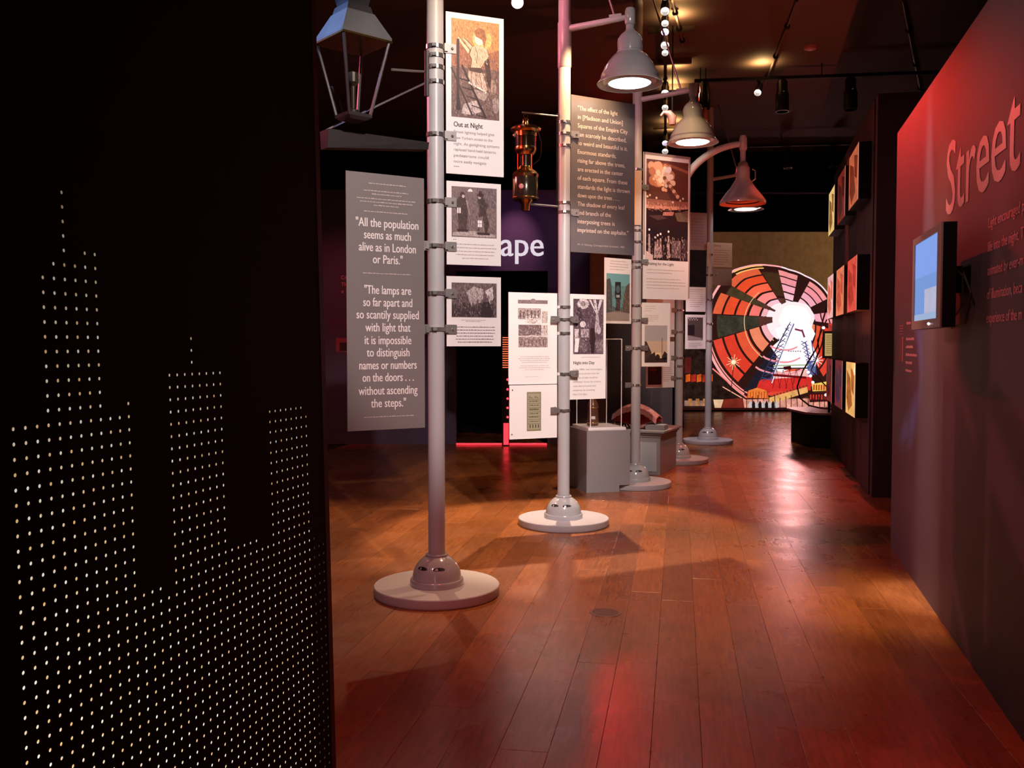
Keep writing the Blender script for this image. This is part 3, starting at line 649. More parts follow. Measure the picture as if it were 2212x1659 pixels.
for v in (.315, .39, .46, .475, .545, .61, .69): c.greek(.41, .61, v, .022, (104, 98, 80))
for k in range(4): c.ell(.42+.058*k, .77, .02, .04, (50, 46, 40), 3, n=10, a0=-90, a1=90)
for u, v in ((.06, .09), (.05, .91), (.96, .43)): c.ell(u, v, .012, .014, (50, 40, 40), 2)
c.build('ticket', o, M['print'])
# Night into Day
o, c = board('story_board', 'white board with searchlight engraving and the words Night into Day', 'board', 1230.7, 1308.6, 634.7, 863.3, 7.75, 7.91, M['white'], GR)
c.rect(.09, .045, .93, .57, (92, 74, 82), 0, .7); c.ell(.36, .09, .16, .05, (206, 196, 200), 2, .5); c.ell(.36, .09, .08, .025, (150, 138, 142), 3, .4)
for a, b in (((.52, .05), (.57, .05)), ((.64, .05), (.72, .05)), ((.82, .05), (.90, .05))): c.poly([a, b, (.77, .19), (.73, .19)], (214, 204, 208), 2, .3)
c.poly([(.71, .19), (.79, .19), (.83, .36), (.68, .36)], (176, 160, 166), 3, .5); c.poly([(.20, .13), (.30, .12), (.36, .30), (.16, .30)], (64, 48, 56), 2, .6)
c.ell(.35, .285, .08, .03, (220, 212, 214), 4, .2); c.rect(.30, .33, .52, .41, (170, 154, 160), 3, .9)
c.poly([(.56, .32), (.68, .32), (.70, .42), (.66, .56), (.58, .56), (.55, .42)], (52, 34, 38), 5, .2)
c.poly([(.12, .33), (.24, .33), (.24, .50), (.14, .50)], (210, 198, 202), 4, .5); c.poly([(.14, .42), (.26, .42), (.22, .55), (.12, .55)], (236, 228, 230), 5, .2)
c.poly([(.22, .44), (.50, .43), (.46, .53), (.28, .53)], (110, 94, 98), 4, .9); c.rect(.72, .43, .93, .56, (128, 112, 116), 3, 1); c.ell(.80, .34, .06, .04, (190, 178, 182), 4, .6)
c.hatch(.10, .05, .92, .57, 520, [(40, 26, 32), (190, 178, 184), (120, 102, 110), (60, 44, 52)], .05, .0035, 75, 4.5, 40)
c.greek(.3, .85, .602, .005, (180, 165, 168)); c.text('Night into Day', .10, .665, .026, (45, 30, 34), .58, bold=.0006)
for i, (s, w) in enumerate((('In the 1880s, new technologies', .80), ('led many to predict that the', .72), ('darkness of night would be', .68), ('eliminated. Across the country,', .78), ('cities demonstrated their', .64), ('modernity by emulating', .60), ('New York lights.', .40))):
    c.text(s, .09, .722+i*.0395, .014, (128, 112, 116), w)
c.build('picture', o, M['engrave'])
# third post boards
o, c = board('photo_board', 'white board with a teal tinted street photograph, left of the third post', 'board', 1305.5, 1363.5, 556, 698.5, 9.55, 9.78, M['white'], GR)
c.para(.2, .88, .05, 4, .042, .010, (190, 160, 150), 'l', .8)
c.rect(.07, .235, .94, .96, (96, 150, 152), 0, .3); c.rect(.07, .235, .94, .42, (110, 168, 172), 1, .2); c.rect(.07, .80, .94, .96, (150, 140, 134), 1, .4)
c.poly([(.07, .33), (.20, .31), (.26, .42), (.30, .82), (.07, .84)], (74, 82, 84), 2, .8); c.poly([(.94, .36), (.80, .42), (.72, .56), (.66, .82), (.94, .84)], (96, 84, 76), 2, .8)
c.rect(.39, .36, .60, .62, (38, 40, 46), 4, .2); c.ell(.495, .47, .075, .06, (74, 100, 106), 5, .3); c.rect(.43, .56, .56, .60, (150, 160, 160), 5, .4); c.rect(.42, .62, .58, .80, (70, 62, 62), 3, .5)
for k in range(6): c.rect(.32+.06*k, .74+.01*(k%2), .345+.06*k, .82, (54, 44, 46), 4)
c.hatch(.08, .40, .93, .82, 130, [(60, 62, 64), (150, 130, 110), (110, 100, 92)], .06, .008, 88, 3.4, 12)
c.build('photograph', o, M['print'])
o, c = board('photo_board', 'framed tall board with night photograph and words Waiting for the Light', 'board', 1389, 1490.5, 327.5, 645.5, 9.84, 10.13, M['white'], GR, .012)
c.rect(.0, .0, 1, .018, (148, 132, 132), 0); c.rect(0, 0, .03, .7, (160, 140, 135), 0); c.rect(.97, 0, 1, .99, (170, 150, 145), 0)
c.rect(.055, .045, .955, .73, (52, 24, 24), 0, .5); c.rect(.055, .045, .955, .30, (96, 48, 36), 1, .7)
c.poly([(.055, .075), (.5, .06), (.955, .10), (.955, .12), (.5, .08), (.055, .11)], (150, 84, 60), 2, .5)
c.bokeh(.36, .16, .10, .032, 46, [(206, 140, 100), (226, 170, 130), (190, 120, 84)], .03, .10, 3, 3)
c.bokeh(.40, .165, .09, .030, 40, [(244, 200, 160), (250, 220, 190), (232, 176, 136)], .015, .06, 4, 5)
c.bokeh(.50, .105, .03, .008, 8, [(255, 236, 220)], .03, .06, 5, 7)
for k in range(8): c.ell(.44+.04*k, .165+.017*k, .04, .014, (236, 184, 150) if k % 2 else (150, 90, 66), 6, .3, 12)
c.rect(.055, .265, .955, .315, (96, 58, 50), 2, .6); c.rect(.055, .31, .955, .355, (150, 96, 80), 2, .8); c.rect(.055, .35, .955, .385, (196, 134, 112), 2, .9)
c.hatch(.06, .33, .95, .385, 90, [(236, 186, 160), (90, 50, 44), (210, 150, 120)], .05, .004, 88, 3, 8)
c.poly([(.055, .38), (.5, .385), (.955, .365), (.955, .50), (.055, .50)], (40, 20, 24), 3.2, .4)
c.hatch(.06, .375, .95, .40, 40, [(20, 8, 10), (150, 100, 84)], .05, .006, 4, 4, 8)
c.poly([(.42, .397), (.65, .392), (.62, .418), (.40, .423)], (176, 112, 100), 4.2, .8); c.poly([(.66, .40), (.955, .375), (.955, .455), (.72, .455)], (104, 84, 70), 4, .9)
c.poly([(.10, .43), (.35, .42), (.5, .44), (.3, .455)], (78, 52, 56), 4, .8)
for u, v in ((.13, .29), (.08, .30), (.27, .305), (.84, .295), (.78, .31), (.62, .325)): c.ell(u, v, .020, .008, (250, 220, 190), 4)
c.rect(.055, .50, .955, .73, (34, 20, 25), 4, .6)
for u, v in ((.12, .525), (.36, .55), (.53, .53), (.30, .56), (.25, .575)):
    c.ell(u, v, .020, .008, (255, 240, 235), 6); c.poly([(u-.016, v+.03), (u+.016, v+.03), (u+.034, .71), (u-.030, .72)], (186, 160, 156), 5, .9)
c.hatch(.06, .56, .95, .73, 240, [(200, 176, 172), (120, 96, 98), (60, 40, 46), (30, 16, 22)], .05, .004, 88, 6, 12)
c.rect(.60, .59, .80, .71, (110, 88, 90), 5, .9); c.rect(.83, .58, .95, .72, (64, 46, 52), 5, .8); c.poly([(.055, .67), (.2, .70), (.2, .73), (.055, .73)], (230, 200, 195), 7, .6)
c.text('Waiting for the Light', .07, .765, .030, (84, 58, 54), .58, bold=.0006)
for i, w in enumerate((.88, .62, 0, .80, .90, .92, .78)):
    if w: c.greek(.07, w, .80+i*.021, .0045, (196, 168, 156))
c.build('photograph', o, M['print'])
o, c = board('photo_board', 'small white board with rooftops against pale dusk sky, right of third post', 'board', 1386, 1447.4, 653.5, 791.8, 9.84, 9.98, M['white'], GR)
c.para(.1, .52, .06, 3, .035, .008, (205, 180, 172)); c.para(.1, .62, .2, 4, .03, .008, (205, 180, 172))
c.rect(.10, .355, .90, .94, (176, 170, 172), 0); c.rect(.10, .60, .90, .94, (206, 182, 160), 1); c.rect(.10, .78, .90, .94, (236, 206, 160), 2)
c.poly([(.10, .60), (.17, .61), (.34, .78), (.34, .94), (.10, .94)], (74, 54, 52), 3, .3); c.poly([(.30, .82), (.46, .77), (.50, .88), (.9, .86), (.9, .94), (.1, .94)], (58, 42, 40), 4, .3)
c.poly([(.72, .84), (.80, .76), (.9, .80), (.9, .9), (.7, .9)], (50, 38, 38), 4, .3); c.ell(.56, .86, .08, .05, (56, 40, 38), 4); c.line([(.715, .55), (.715, .86)], .014, (130, 118, 112), 4)
c.build('photograph', o, M['print'])
o, c = board('small_plaque', 'narrow tan plaque on the third post, seen beside the big night photograph', 'sign', 1370.5, 1385.5, 368, 486, 9.77, 9.775, M['tan'], GR, .012)
c.rect(0, .12, .12, 1, (226, 150, 60), 0); c.build('bright_edge', o, M['print'])
# fourth post board
o, c = board('photo_board', 'long cream board with a dark red photograph near its foot, left of the fourth post', 'board', 1395.5, 1457, 640, 838.5, 11.6, 11.84, M['white'], GR)
c.rect(.06, .77, .54, .965, (52, 16, 22), 0, .4); c.ell(.25, .80, .12, .02, (120, 40, 30), 2, .5); c.para(.60, .95, .70, 12, .021, .006, (170, 140, 130)); c.rect(.8, .44, 1, .49, (120, 80, 70), 1); c.build('photograph', o, M['print'])
# fifth post boards
o, c = board('text_board', 'mauve grey text board behind the framed night photograph, left of the farthest post', 'board', 1478, 1527, 458, 539, 14.05, 14.16, mat('mauve_board', (.36, .25, .26), .5), GR)
c.para(.3, .92, .18, 10, .078, .022, (150, 110, 110), 'l', .7); c.build('lettering', o, M['print'])
o, c = board('text_board', 'small cream text card above the crowd picture card, left of the farthest post', 'board', 1481.5, 1524.5, 619.5, 673, 14.03, 14.15, M['white'], GR)
c.para(.2, .92, .12, 9, .085, .02, (170, 140, 130), 'l', .7); c.build('lettering', o, M['print'])
o, c = board('photo_board', 'small white card with grey crowd picture, left of the farthest post', 'board', 1480, 1524.5, 679.5, 754, 14.03, 14.15, M['white'], GR)
c.rect(.11, .08, .86, .75, (84, 70, 70), 0, .9); c.rect(.11, .3, .45, .6, (40, 28, 34), 1, .4); c.poly([(.11, .6), (.8, .68), (.86, .75), (.11, .75)], (160, 145, 145), 1, .9)
for k in range(8): c.ell(.16+.06*k, .11+.04*(k%2), .022, .018, (236, 228, 226), 2)
c.para(.15, .86, .84, 3, .05, .015, (170, 140, 138)); c.build('picture', o, M['print'])
o, c = board('text_board', 'tan text card right of the farthest post, above the small grey card', 'board', 1527, 1581.5, 523, 576, 14.13, 14.28, M['tan'], GR)
c.text('Dancing', .27, .16, .03, (80, 50, 30), .28); c.para(.27, .9, .32, 7, .095, .02, (130, 92, 66), 'l', .7); c.build('lettering', o, M['print'])
o, c = board('text_board', 'small plain grey card right of the farthest post, under the tan text card', 'board', 1537, 1581, 580, 616, 14.17, 14.28, mat('grey_card', (.30, .24, .21), .5), GR)
c.para(.1, .9, .4, 2, .2, .012, (120, 96, 86)); c.build('lettering', o, M['print'])

# ---------------------------------------------------------------- big wheel picture on the far wall (a backlit print)
YM = 21.03
mA = P(1468, 889, YM); mB = P(1822, 889, YM); mW = mB.x-mA.x; mz0 = .03; mz1 = P(1600, 501, YM).z; mH = mz1-mz0
mural = empty('big_wheel_light_box', (mA.x, YM, mz0), 0, 'huge backlit photograph of a whirling red and white fairground wheel, on the far wall', 'light box')
bm = bmesh.new(); box(bm, 0, mW, 0.003, .08, 0, mH); link('box_body', bm, M['black'], mural)
C = Canvas(mW, mH, .0015)
def uv(x, y): return ((x-1468)/354.0, (y-501)/(889-501.0))
def mp(pts, col, l=1, g=0): C.poly([uv(*p) for p in pts], col, l, g)
C.rect(0, 0, 1, 1, (78, 47, 28), 0, .25)
for k in range(12): mp([(1640+k*14, 501), (1822, 501), (1822, 700), (1640+k*14, 700)], (80+k*2.6, 50+k*2.2, 30+k*.8), 1+k*.08, .2)
mp([(1468, 501), (1532, 501), (1528, 889), (1468, 889)], (22, 12, 12), 2, .3)
mp([(1468, 740), (1600, 800), (1690, 889), (1468, 889)], (40, 24, 20), 3, .8)
tab = [(0, 105), (32, 99), (70, 99), (91, 107), (110, 124), (118, 134), (132, 152), (140, 164), (180, 186), (213, 194), (228, 197), (240, 200), (270, 190), (300, 165), (330, 130), (360, 105)]
def RR(a):
    a %= 360
    for (a0, r0), (a1, r1) in zip(tab, tab[1:]):
        if a0 <= a <= a1:
            t = (a-a0)/(a1-a0); return r0+(r1-r0)*t
hub = (1703, 687)
def wp(a, f):
    return (hub[0]+RR(a)*f*math.cos(rad(a)), hub[1]-RR(a)*f*math.sin(rad(a)))
def sector(a0, a1, f0, f1, col, l, g=0):
    n = max(2, int((a1-a0)/4)); A = [a0+(a1-a0)*k/n for k in range(n+1)]
    mp([wp(a, f1) for a in A]+[wp(a, f0) for a in reversed(A)], col, l, g)
sector(0, 359.9, 0, .985, (48, 22, 18), 4)
sect = [(177, 160, 0), (153, 122, 0), (105, 80, 1), (62, 15, 1), (198, 236, 2), (252, 288, 2), (-60, -14, 2), (-8, 8, 1)]
fr = [.985, .955, .80, .775, .655, .63, .505, .475, .36, .335, .22, .20, .08]
for a, b, kind in [(160, 177, 0), (123, 151, 0), (80, 104, 1), (27, 62, 1), (197, 232, 2), (249, 290, 2), (300, 344, 2), (352, 368, 1)]:
    for i in range(0, 12, 2):
        if kind == 0: col = [(228, 96, 60), (236, 78, 42), (236, 84, 52), (246, 120, 112), (250, 176, 190), (254, 236, 240)][i//2]
        elif kind == 1: col = [(246, 150, 150), (246, 150, 160), (250, 172, 190), (252, 198, 210), (254, 226, 232), (255, 250, 250)][i//2]
        else: col = [(228, 70, 50), (226, 62, 42), (232, 86, 54), (244, 136, 100), (250, 176, 190), (255, 246, 246)][i//2]
        if a == 123: col = tuple(min(255, int(c_*1.0)+(20 if i > 2 else 0)) for c_ in col)
    # each wheel panel is one arc between two dark hoops
        sector(a, b, fr[i+2], fr[i+1] if i else .90, col, 6, .12)
sector(10, 240, .955, .985, (255, 170, 170), 6); sector(20, 100, .955, .985, (255, 225, 235), 7); sector(195, 245, .93, .945, (255, 150, 140), 7)
for f in (.945, .90): sector(118, 141, f, f+.02, (255, 190, 110), 7)
sector(178, 196, .1, .84, (62, 56, 44), 6, .5); sector(104, 122, .40, .84, (70, 44, 26), 6, .3); sector(151, 160, .2, .84, (74, 58, 38), 6, .3)
for f in (.52, .30): sector(140, 236, f, f+.008, (240, 200, 150), 8)
mp([(1605, 848), (1662, 850), (1702, 720), (1690, 715)], (34, 30, 40), 9, .3)
# hub glare in the print, core over-bright to strengthen its floor reflection
for r, l, col in ((34, 10, (255, 240, 242)), (27, 11, (300, 280, 284)), (21, 12, (1500, 1020, 1000))):
    C.poly([(uv(1714+r*1.25*math.cos(t*math.pi/14)*(1+.06*math.sin(t*5)), 690+r*1.15*math.sin(t*math.pi/14)*(1+.06*math.cos(t*7)))) for t in range(28)], col, l)
mp([(1672, 712), (1690, 704), (1740, 690), (1758, 722), (1750, 742), (1762, 768), (1748, 786), (1746, 802), (1712, 796), (1688, 806), (1668, 800), (1680, 776), (1664, 752), (1682, 736)], (290, 268, 274), 13)
sector(0, 359.9, .08, .27, (262, 240, 244), 9)
for a_, b_ in ((104, 122), (63, 79), (16, 26), (152, 159), (178, 196)): sector(a_, b_, .20, .36, (90, 50, 44), 9.3, .3)
for f_ in (.36, .50, .64): sector(236, 285, f_, f_+.02, (250, 150, 160), 13.6)
mp([(1676, 770), (1690, 806), (1748, 800), (1752, 818), (1668, 822)], (252, 190, 186), 12, .2)
def seg(x0, y0, x1, y1, w, col, l=14):
    dx, dy = x1-x0, y1-y0; n = math.hypot(dx, dy) or 1; nx, ny = -dy/n*w/2, dx/n*w/2
    mp([(x0+nx, y0+ny), (x0-nx, y0-ny), (x1-nx, y1-ny), (x1+nx, y1+ny)], col, l)
for k in range(11):
    x, y = 1702-k*4.6, 698+k*12; w = 4+k*.7
    seg(x-w, y, x+w, y+6, 1.6, (60, 80, 140)); seg(x+w, y-2, x-w, y+8, 1.6, (70, 60, 90)); seg(x+w+3, y, x+w-1, y+12, 2, (225, 232, 248))
seg(1704, 696, 1640, 825, 2.4, (50, 50, 84)); seg(1712, 700, 1664, 822, 2.4, (90, 90, 140))
for k in range(9):
    x, y = 1733+k*2.6, 738+k*8.5; seg(x-5, y, x+8, y+8, 1.6, (70, 80, 150)); seg(x+8, y, x-5, y+8, 1.6, (60, 60, 120))
seg(1714, 712, 1730, 716, 4, (130, 50, 80)); seg(1729, 713, 1735, 730, 4, (130, 50, 90)); seg(1737, 740, 1752, 812, 2.2, (70, 60, 110)); seg(1750, 736, 1762, 812, 2, (60, 70, 140))
mp([(1740, 782), (1762, 780), (1758, 812), (1744, 812)], (96, 110, 160), 14, .5)
for a in range(0, 360, 36): seg(1762, 780, 1762+14*math.cos(rad(a)), 780+14*math.sin(rad(a)), 1.4, (255, 240, 240), 15)
mp([(1762+4*math.cos(t), 780+4*math.sin(t)) for t in [i*.628 for i in range(10)]], (255, 250, 250), 16)
seg(1669, 792, 1746, 790, 3, (170, 190, 150)); seg(1669, 798, 1746, 797, 3, (60, 60, 50)); [seg(1700+k*5, 760+(k % 2), 1703+k*5, 760, 2.4, (130, 110, 130), 15) for k in range(6)]
mp([(1690, 794), (1706, 792), (1708, 800), (1692, 801)], (60, 14, 16), 16)
mp([(1640, 822), (1752, 816), (1750, 846), (1630, 850)], (216, 48, 42), 13, .2); seg(1668, 812, 1740, 818, 5, (110, 16, 20), 15)
for x in (1676, 1690, 1704, 1718): seg(x, 800, x-8, 842, 1, (90, 20, 20), 15); seg(x, 800, x+8, 842, 1, (90, 20, 20), 15)
# star lamp on a mast
for a in range(0, 360, 30): seg(1583, 784, 1583+(17 if a % 60 else 12)*math.cos(rad(a+8)), 784+(17 if a % 60 else 12)*math.sin(rad(a+8)), 1.2, (255, 214, 160), 15)
mp([(1583+5*math.cos(t), 784+5*math.sin(t)) for t in [i*.628 for i in range(10)]], (255, 240, 200), 16); seg(1583, 790, 1578, 850, 1.6, (70, 20, 16), 14)
# stalls along the bottom
mp([(1612, 862), (1616, 846), (1634, 840), (1654, 846), (1660, 864)], (240, 128, 56), 16, .3)
for k in range(8): seg(1614+k*6, 848+2*(k % 2), 1614+k*6, 864, 1.4, (170, 50, 24), 17)
mp([(1660, 862), (1742, 838), (1744, 850), (1662, 876)], (238, 176, 104), 16, .3)
for k in range(12): seg(1662+k*7, 859-k*2.1, 1666+k*7, 858-k*2.1, 3, (90, 60, 40), 17)
mp([(1752, 832), (1786, 826), (1788, 846), (1754, 848)], (246, 206, 96), 16, .2); mp([(1744, 852), (1790, 848), (1790, 870), (1748, 872)], (60, 20, 22), 16)
for k in range(6): mp([(1755+k*5.4, 834), (1758.5+k*5.4, 833), (1758.5+k*5.4, 845), (1755+k*5.4, 846)], (190, 70, 30), 17)
for k in range(6): seg(1750+k*6, 855, 1750+k*6, 866, 3, (216, 60, 44), 17)
mp([(1600, 866), (1822, 862), (1822, 882), (1600, 884)], (236, 160, 140), 15, .5)
mp([(1560, 866), (1604, 862), (1608, 889), (1560, 889)], (120, 40, 30), 16, .3); mp([(1540, 866), (1562, 866), (1556, 888), (1544, 888)], (232, 190, 150), 17, .2)
for k in range(16): seg(1612+k*12, 862-(k % 3)*3, 1612+k*12+(k % 2)*2, 888, 1.6, (50, 12, 12), 18)
for k in range(9): mp([(1616+k*7, 876), (1620+k*7, 868), (1624+k*7, 876), (1623+k*7, 889), (1617+k*7, 889)], (30, 20, 22) if k % 2 else (200, 190, 190), 18)
mp([(1468, 884), (1822, 884), (1822, 889), (1468, 889)], (40, 14, 12), 19)
for k in range(7): mp([(1478+k*8, 868-4*(k % 2)), (1486+k*8, 868-4*(k % 2)), (1486+k*8, 880), (1478+k*8, 880)], (180, 120, 70) if k % 2 else (150, 110, 100), 17, .5)
for k in range(5): mp([(1480+k*12, 812), (1490+k*12, 810), (1490+k*12, 826), (1480+k*12, 828)], (176, 44, 30) if k % 2 else (216, 90, 30), 17, .6)
mp([(1478, 775), (1492, 772), (1490, 808), (1478, 808)], (90, 26, 24), 17, .5)
mp([(1786, 700), (1822, 700), (1822, 850), (1790, 840)], (206, 70, 60), 9, .6)
seg(1538, 798, 1612, 862, 3, (255, 130, 120), 13); seg(1560, 838, 1608, 866, 2, (255, 180, 150), 13)
C.build('print', mural, M['lit_print'])

# ---------------------------------------------------------------- light boxes on the farther right wall
cols = [(9.42, 10.27), (10.65, 11.50), (11.90, 12.70)]
rows = [(2.98, 3.55), (1.86, 2.42), (.76, 1.32)]
pal = {(0,0): ((200, 100, 66), (120, 46, 26)), (1,0): ((120, 36, 26), (60, 16, 16)), (2,0): ((246, 206, 130), (150, 100, 50)),
       (0,1): ((236, 84, 66), (190, 56, 44)), (1,1): ((240, 130, 92), (206, 84, 60)), (2,1): ((250, 190, 190), (236, 110, 80)),
       (0,2): ((250, 190, 110), (180, 100, 40)), (1,2): ((116, 44, 50), (60, 40, 60)), (2,2): ((130, 40, 40), (70, 18, 18))}
where = [('nearest', 'middle', 'farthest'), ('top', 'middle', 'bottom')]
desc = {(0,0): 'brown orange', (1,0): 'dark red', (2,0): 'bright yellow', (0,1): 'red', (1,1): 'orange', (2,1): 'pale pink', (0,2): 'glowing amber', (1,2): 'dim plum', (2,2): 'dull red'}
for i, (ya, ybb) in enumerate(cols):
    for j, (za, zb) in enumerate(rows):
        a = Vector(WF(ya, .14)); b = Vector(WF(ybb, .14)); w = (b-a).length
        r = empty('picture_light_box', (b.x, b.y, za), math.atan2(a.y-b.y, a.x-b.x), '%s picture light box, %s column and %s row on the dark right wall' % (desc[(i,j)], where[0][i], where[1][j]), 'light box', 'picture light boxes on the farther right wall')
        bm = bmesh.new(); box(bm, 0, w, .003, .124, 0, zb-za); link('box_body', bm, M['black'], r)
        q = Canvas(w, zb-za); A, B = pal[(i,j)]
        q.rect(0, 0, 1, 1, A, 0, .35); q.poly([(.1, .15), (.5, .3), (.7, .8), (.3, .95), (.1, .7)], B, 1, .6); q.poly([(.55, .1), (.9, .2), (.85, .6), (.6, .5)], B, 2, .5)
        q.rect(.3, .5, .36, .95, B, 2, .2); q.rect(.975, 0, 1, 1, (250, 190, 170), 3)
        q.build('picture', r, M['lit_box'])
# low platform with a bent ride model, and its label
pl = empty('low_platform', (P(1765, 880, 14.4).x, 14.4, 0), 0, 'low black platform with a rounded reddish top, before the wheel picture', 'platform')
zp = P(1750, 884, 14.2).z; zpb = 0
def rpoly(e):
    x0, x1, y0, y1, r = -.45-e, .95, -1.05-e, .35+e, .30
    pts = [(x1, y0), (x1, y1)]
    for cx, cy, a0 in ((x0+r, y1-r, 90), (x0+r, y0+r, 180)):
        for k in range(7): a = rad(a0+15*k); pts.append((cx+r*math.cos(a), cy+r*math.sin(a)))
    return pts
bm = bmesh.new(); prism(bm, rpoly(-.06), 0, zp-.03); link('plinth', bm, M['black'], pl)
bm = bmesh.new(); prism(bm, rpoly(0), zp-.03, zp); link('platform_top', bm, mat('platform_top_red', (.34, .15, .13), .4), pl)  # reddish light on the top put into its colour
rm = empty('ride_model', (P(1790, 880, 14.0).x-.05, 14.0, zp), 0, 'spindly dark red model of a fairground arm with small bulbs, on the low platform', 'model')
pts = [P(x, y, 14.0)-rm.location for x, y in ((1806, 600), (1790, 650), (1778, 690), (1765, 750), (1735, 800), (1722, 835), (1728, 860), (1748, 876), (1775, 882), (1796, 884))]
md = mat('ride_dark_red', (.10, .02, .02), .4)
bm = bmesh.new(); tube(bm, pts, .012, 8); link('bent_arm', bm, md, rm, True)
bm = bmesh.new(); tube(bm, [P(x, y, 14.0)-rm.location for x, y in ((1786, 690), (1766, 735), (1770, 760), (1752, 800), (1786, 836), (1790, 886))], .010, 8); link('brace', bm, md, rm, True)
for x, y in ((1746, 804), (1751, 812), (1756, 826), (1784, 853), (1779, 708)):
    bm = bmesh.new(); ball(bm, P(x, y, 13.98)-rm.location, .02); link('bulb', bm, M['bulb'], rm, True)
sg = empty('label_stand', (P(1790, 880, 13.5).x, 13.5, 0), 0, 'cream text label on a green backing, at the end of the dark right wall', 'sign')
a = P(1777, 774, 13.5)-sg.location; b = P(1806, 715, 13.5)-sg.location
bm = bmesh.new(); box(bm, a.x, b.x, 0, .02, a.z, b.z); link('backing', bm, mat('green_backing', (.10, .11, .07), .5), sg)
bm = bmesh.new(); box(bm, a.x+.1, a.x+.13, .02, .04, 0, a.z+.1); link('stand', bm, M['black'], sg)
q = Canvas(b.x-a.x-.03, b.z-a.z-.07, .0006); q.rect(0, 0, 1, 1, (190, 160, 100), 0); q.para(.12, .9, .12, 9, .095, .03, (110, 84, 50)); k = q.build('label', sg, M['lit_box']); k.location = (a.x+.03, 0, a.z+.035)  # plain label made to glow, its brightness put in as emission

# ---------------------------------------------------------------- title wall lettering, monitor
TA = math.atan2(-1, -.26)        # reading direction: towards the camera along the wall
def wall_canvas(y_far, y_near, z0, z1, nm):
    a = Vector(WR(y_far, .001)); b = Vector(WR(y_near, .001)); w = (b-a).length
    q = Canvas(w, z1-z0, .0004)
    def fin():
        k = q.build(nm, wr, M['print']); k.location = (a.x, a.y, z0); k.rotation_euler = (0, 0, math.atan2(b.y-a.y, b.x-a.x)); return k
    return q, fin, w
q, fin, w = wall_canvas(5.05, 3.66, 2.0, 2.8, 'title_lettering')
q.text('Street', 0, .75, .385, (238, 184, 180), 1.0, bold=.004); fin()
q, fin, w = wall_canvas(4.127, 3.57, 1.5, 2.1, 'body_lettering')
for i, (s, ww) in enumerate((('Light encouraged p', .97), ('life into the night. T', .97), ('animated by ever-m', .97), ('of illumination, beca', .97), ('experience of the m', .97))):
    q.text(s, 0, (2.1-(2.018-i*.1045))/.6,   .046, (236, 160, 165), ww, bold=.0012)
fin()
q, fin, w = wall_canvas(6.60, 5.80, 1.32, 1.66, 'credit_lettering')
for i, (u0, u1) in enumerate(((.40, .62), (0, 0), (.40, .80), (.40, .74), (.40, .92), (.40, .70), (.40, .70))):
    if u1: q.greek(u0, u1, .06+i*.155, .05, (236, 190, 186))
for i in range(4): q.greek(.04, .24, .08+i*.055, .02, (200, 90, 84))
q.rect(.02, .32, .2, .80, (110, 60, 50), 1, .4); q.rect(.17, .30, .24, .80, (236, 140, 140), 1); fin()
mo = empty('wall_monitor', (WR(4.70, .12)[0], 4.70, 0), math.atan2(1, .26)+math.pi, 'dark framed monitor with a glowing pale blue screen, on the red lit wall', 'monitor')
MW, zb0, zb1 = .80, 1.585, 2.075
bm = bmesh.new(); box(bm, -MW/2, MW/2, -.04, .02, zb0, zb1, bev=.004); o = link('casing', bm, M['blackg'], mo)
bm = bmesh.new()
for x0, x1, z0, z1 in ((-MW/2, -.345, zb0, zb1), (.30, MW/2, zb0, zb1), (-.345, .30, zb0, zb0+.045), (-.345, .30, zb1-.035, zb1)): box(bm, x0, x1, -.048, -.04, z0, z1)
link('bezel', bm, M['bezel'], mo)
q = Canvas(.645, zb1-zb0-.08, .0005); q.rect(0, 0, 1, 1, (108, 150, 214), 0); q.rect(0, 0, 1, .45, (120, 160, 232), 1); q.rect(.45, .62, 1, .95, (176, 180, 206), 1, .1); q.rect(0, .92, 1, 1, (150, 176, 210), 2)
k = q.build('screen', mo, M['lit_print']); k.location = (-.345, -.041, zb0+.045)
bm = bmesh.new(); ball(bm, (.12, -.049, zb0+.022), .006); link('power_light', bm, M['bulbv'], mo)
bm = bmesh.new(); box(bm, -.12, .12, .02, .06, zb0+.12, zb1-.12); box(bm, -.05, .05, .06, .118, zb0+.18, zb1-.18); link('wall_bracket', bm, M['black'], mo)
bm = bmesh.new(); tube(bm, [(.1, .04, zb0+.25), (.30, .06, zb0+.28), (.36, .09, zb0+.16), (.30, .08, zb0+.02), (.15, .05, zb0+.0), (.1, .03, zb0+.06)], .006, 8); tube(bm, [(.2, .03, zb0+.3), (.38, .05, zb0+.24), (.34, .06, zb0+.10), (.2, .05, zb0+.05)], .005, 8); link('cable', bm, M['wire'], mo, True)

# ---------------------------------------------------------------- back wall things
def back_canvas(nm, x0, x1, y0, y1):
    a = P(x0, y1, yb-.002); b = P(x1, y0, yb-.002); q = Canvas(b.x-a.x, b.z-a.z, .0008)
    def fin(m=M['print']):
        k = q.build(nm, wb, m); k.location = (a.x, yb-.001, a.z); return k
    return q, fin
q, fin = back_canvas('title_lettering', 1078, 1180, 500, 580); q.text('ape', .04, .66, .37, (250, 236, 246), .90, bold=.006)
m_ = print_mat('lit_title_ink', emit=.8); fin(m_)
q, fin = back_canvas('intro_lettering', 736, 764, 590, 640)
for i, s in enumerate(('City', 'The', 'a f')): q.text(s, .05, .26+i*.30, .055, (236, 150, 140), (.6, .62, .48)[i])
fin()
q, fin = back_canvas('small_text', 715, 764, 688, 720); q.para(.02, 1, .2, 6, .15, .02, (150, 60, 60)); fin()
q, fin = back_canvas('small_photograph', 726, 764, 726, 766); q.rect(0, .1, 1, .85, (150, 60, 66), 0, .8); q.rect(.2, .35, .6, .8, (60, 20, 26), 1, .4); q.rect(.6, .2, .9, .4, (200, 110, 110), 1, .4); fin()
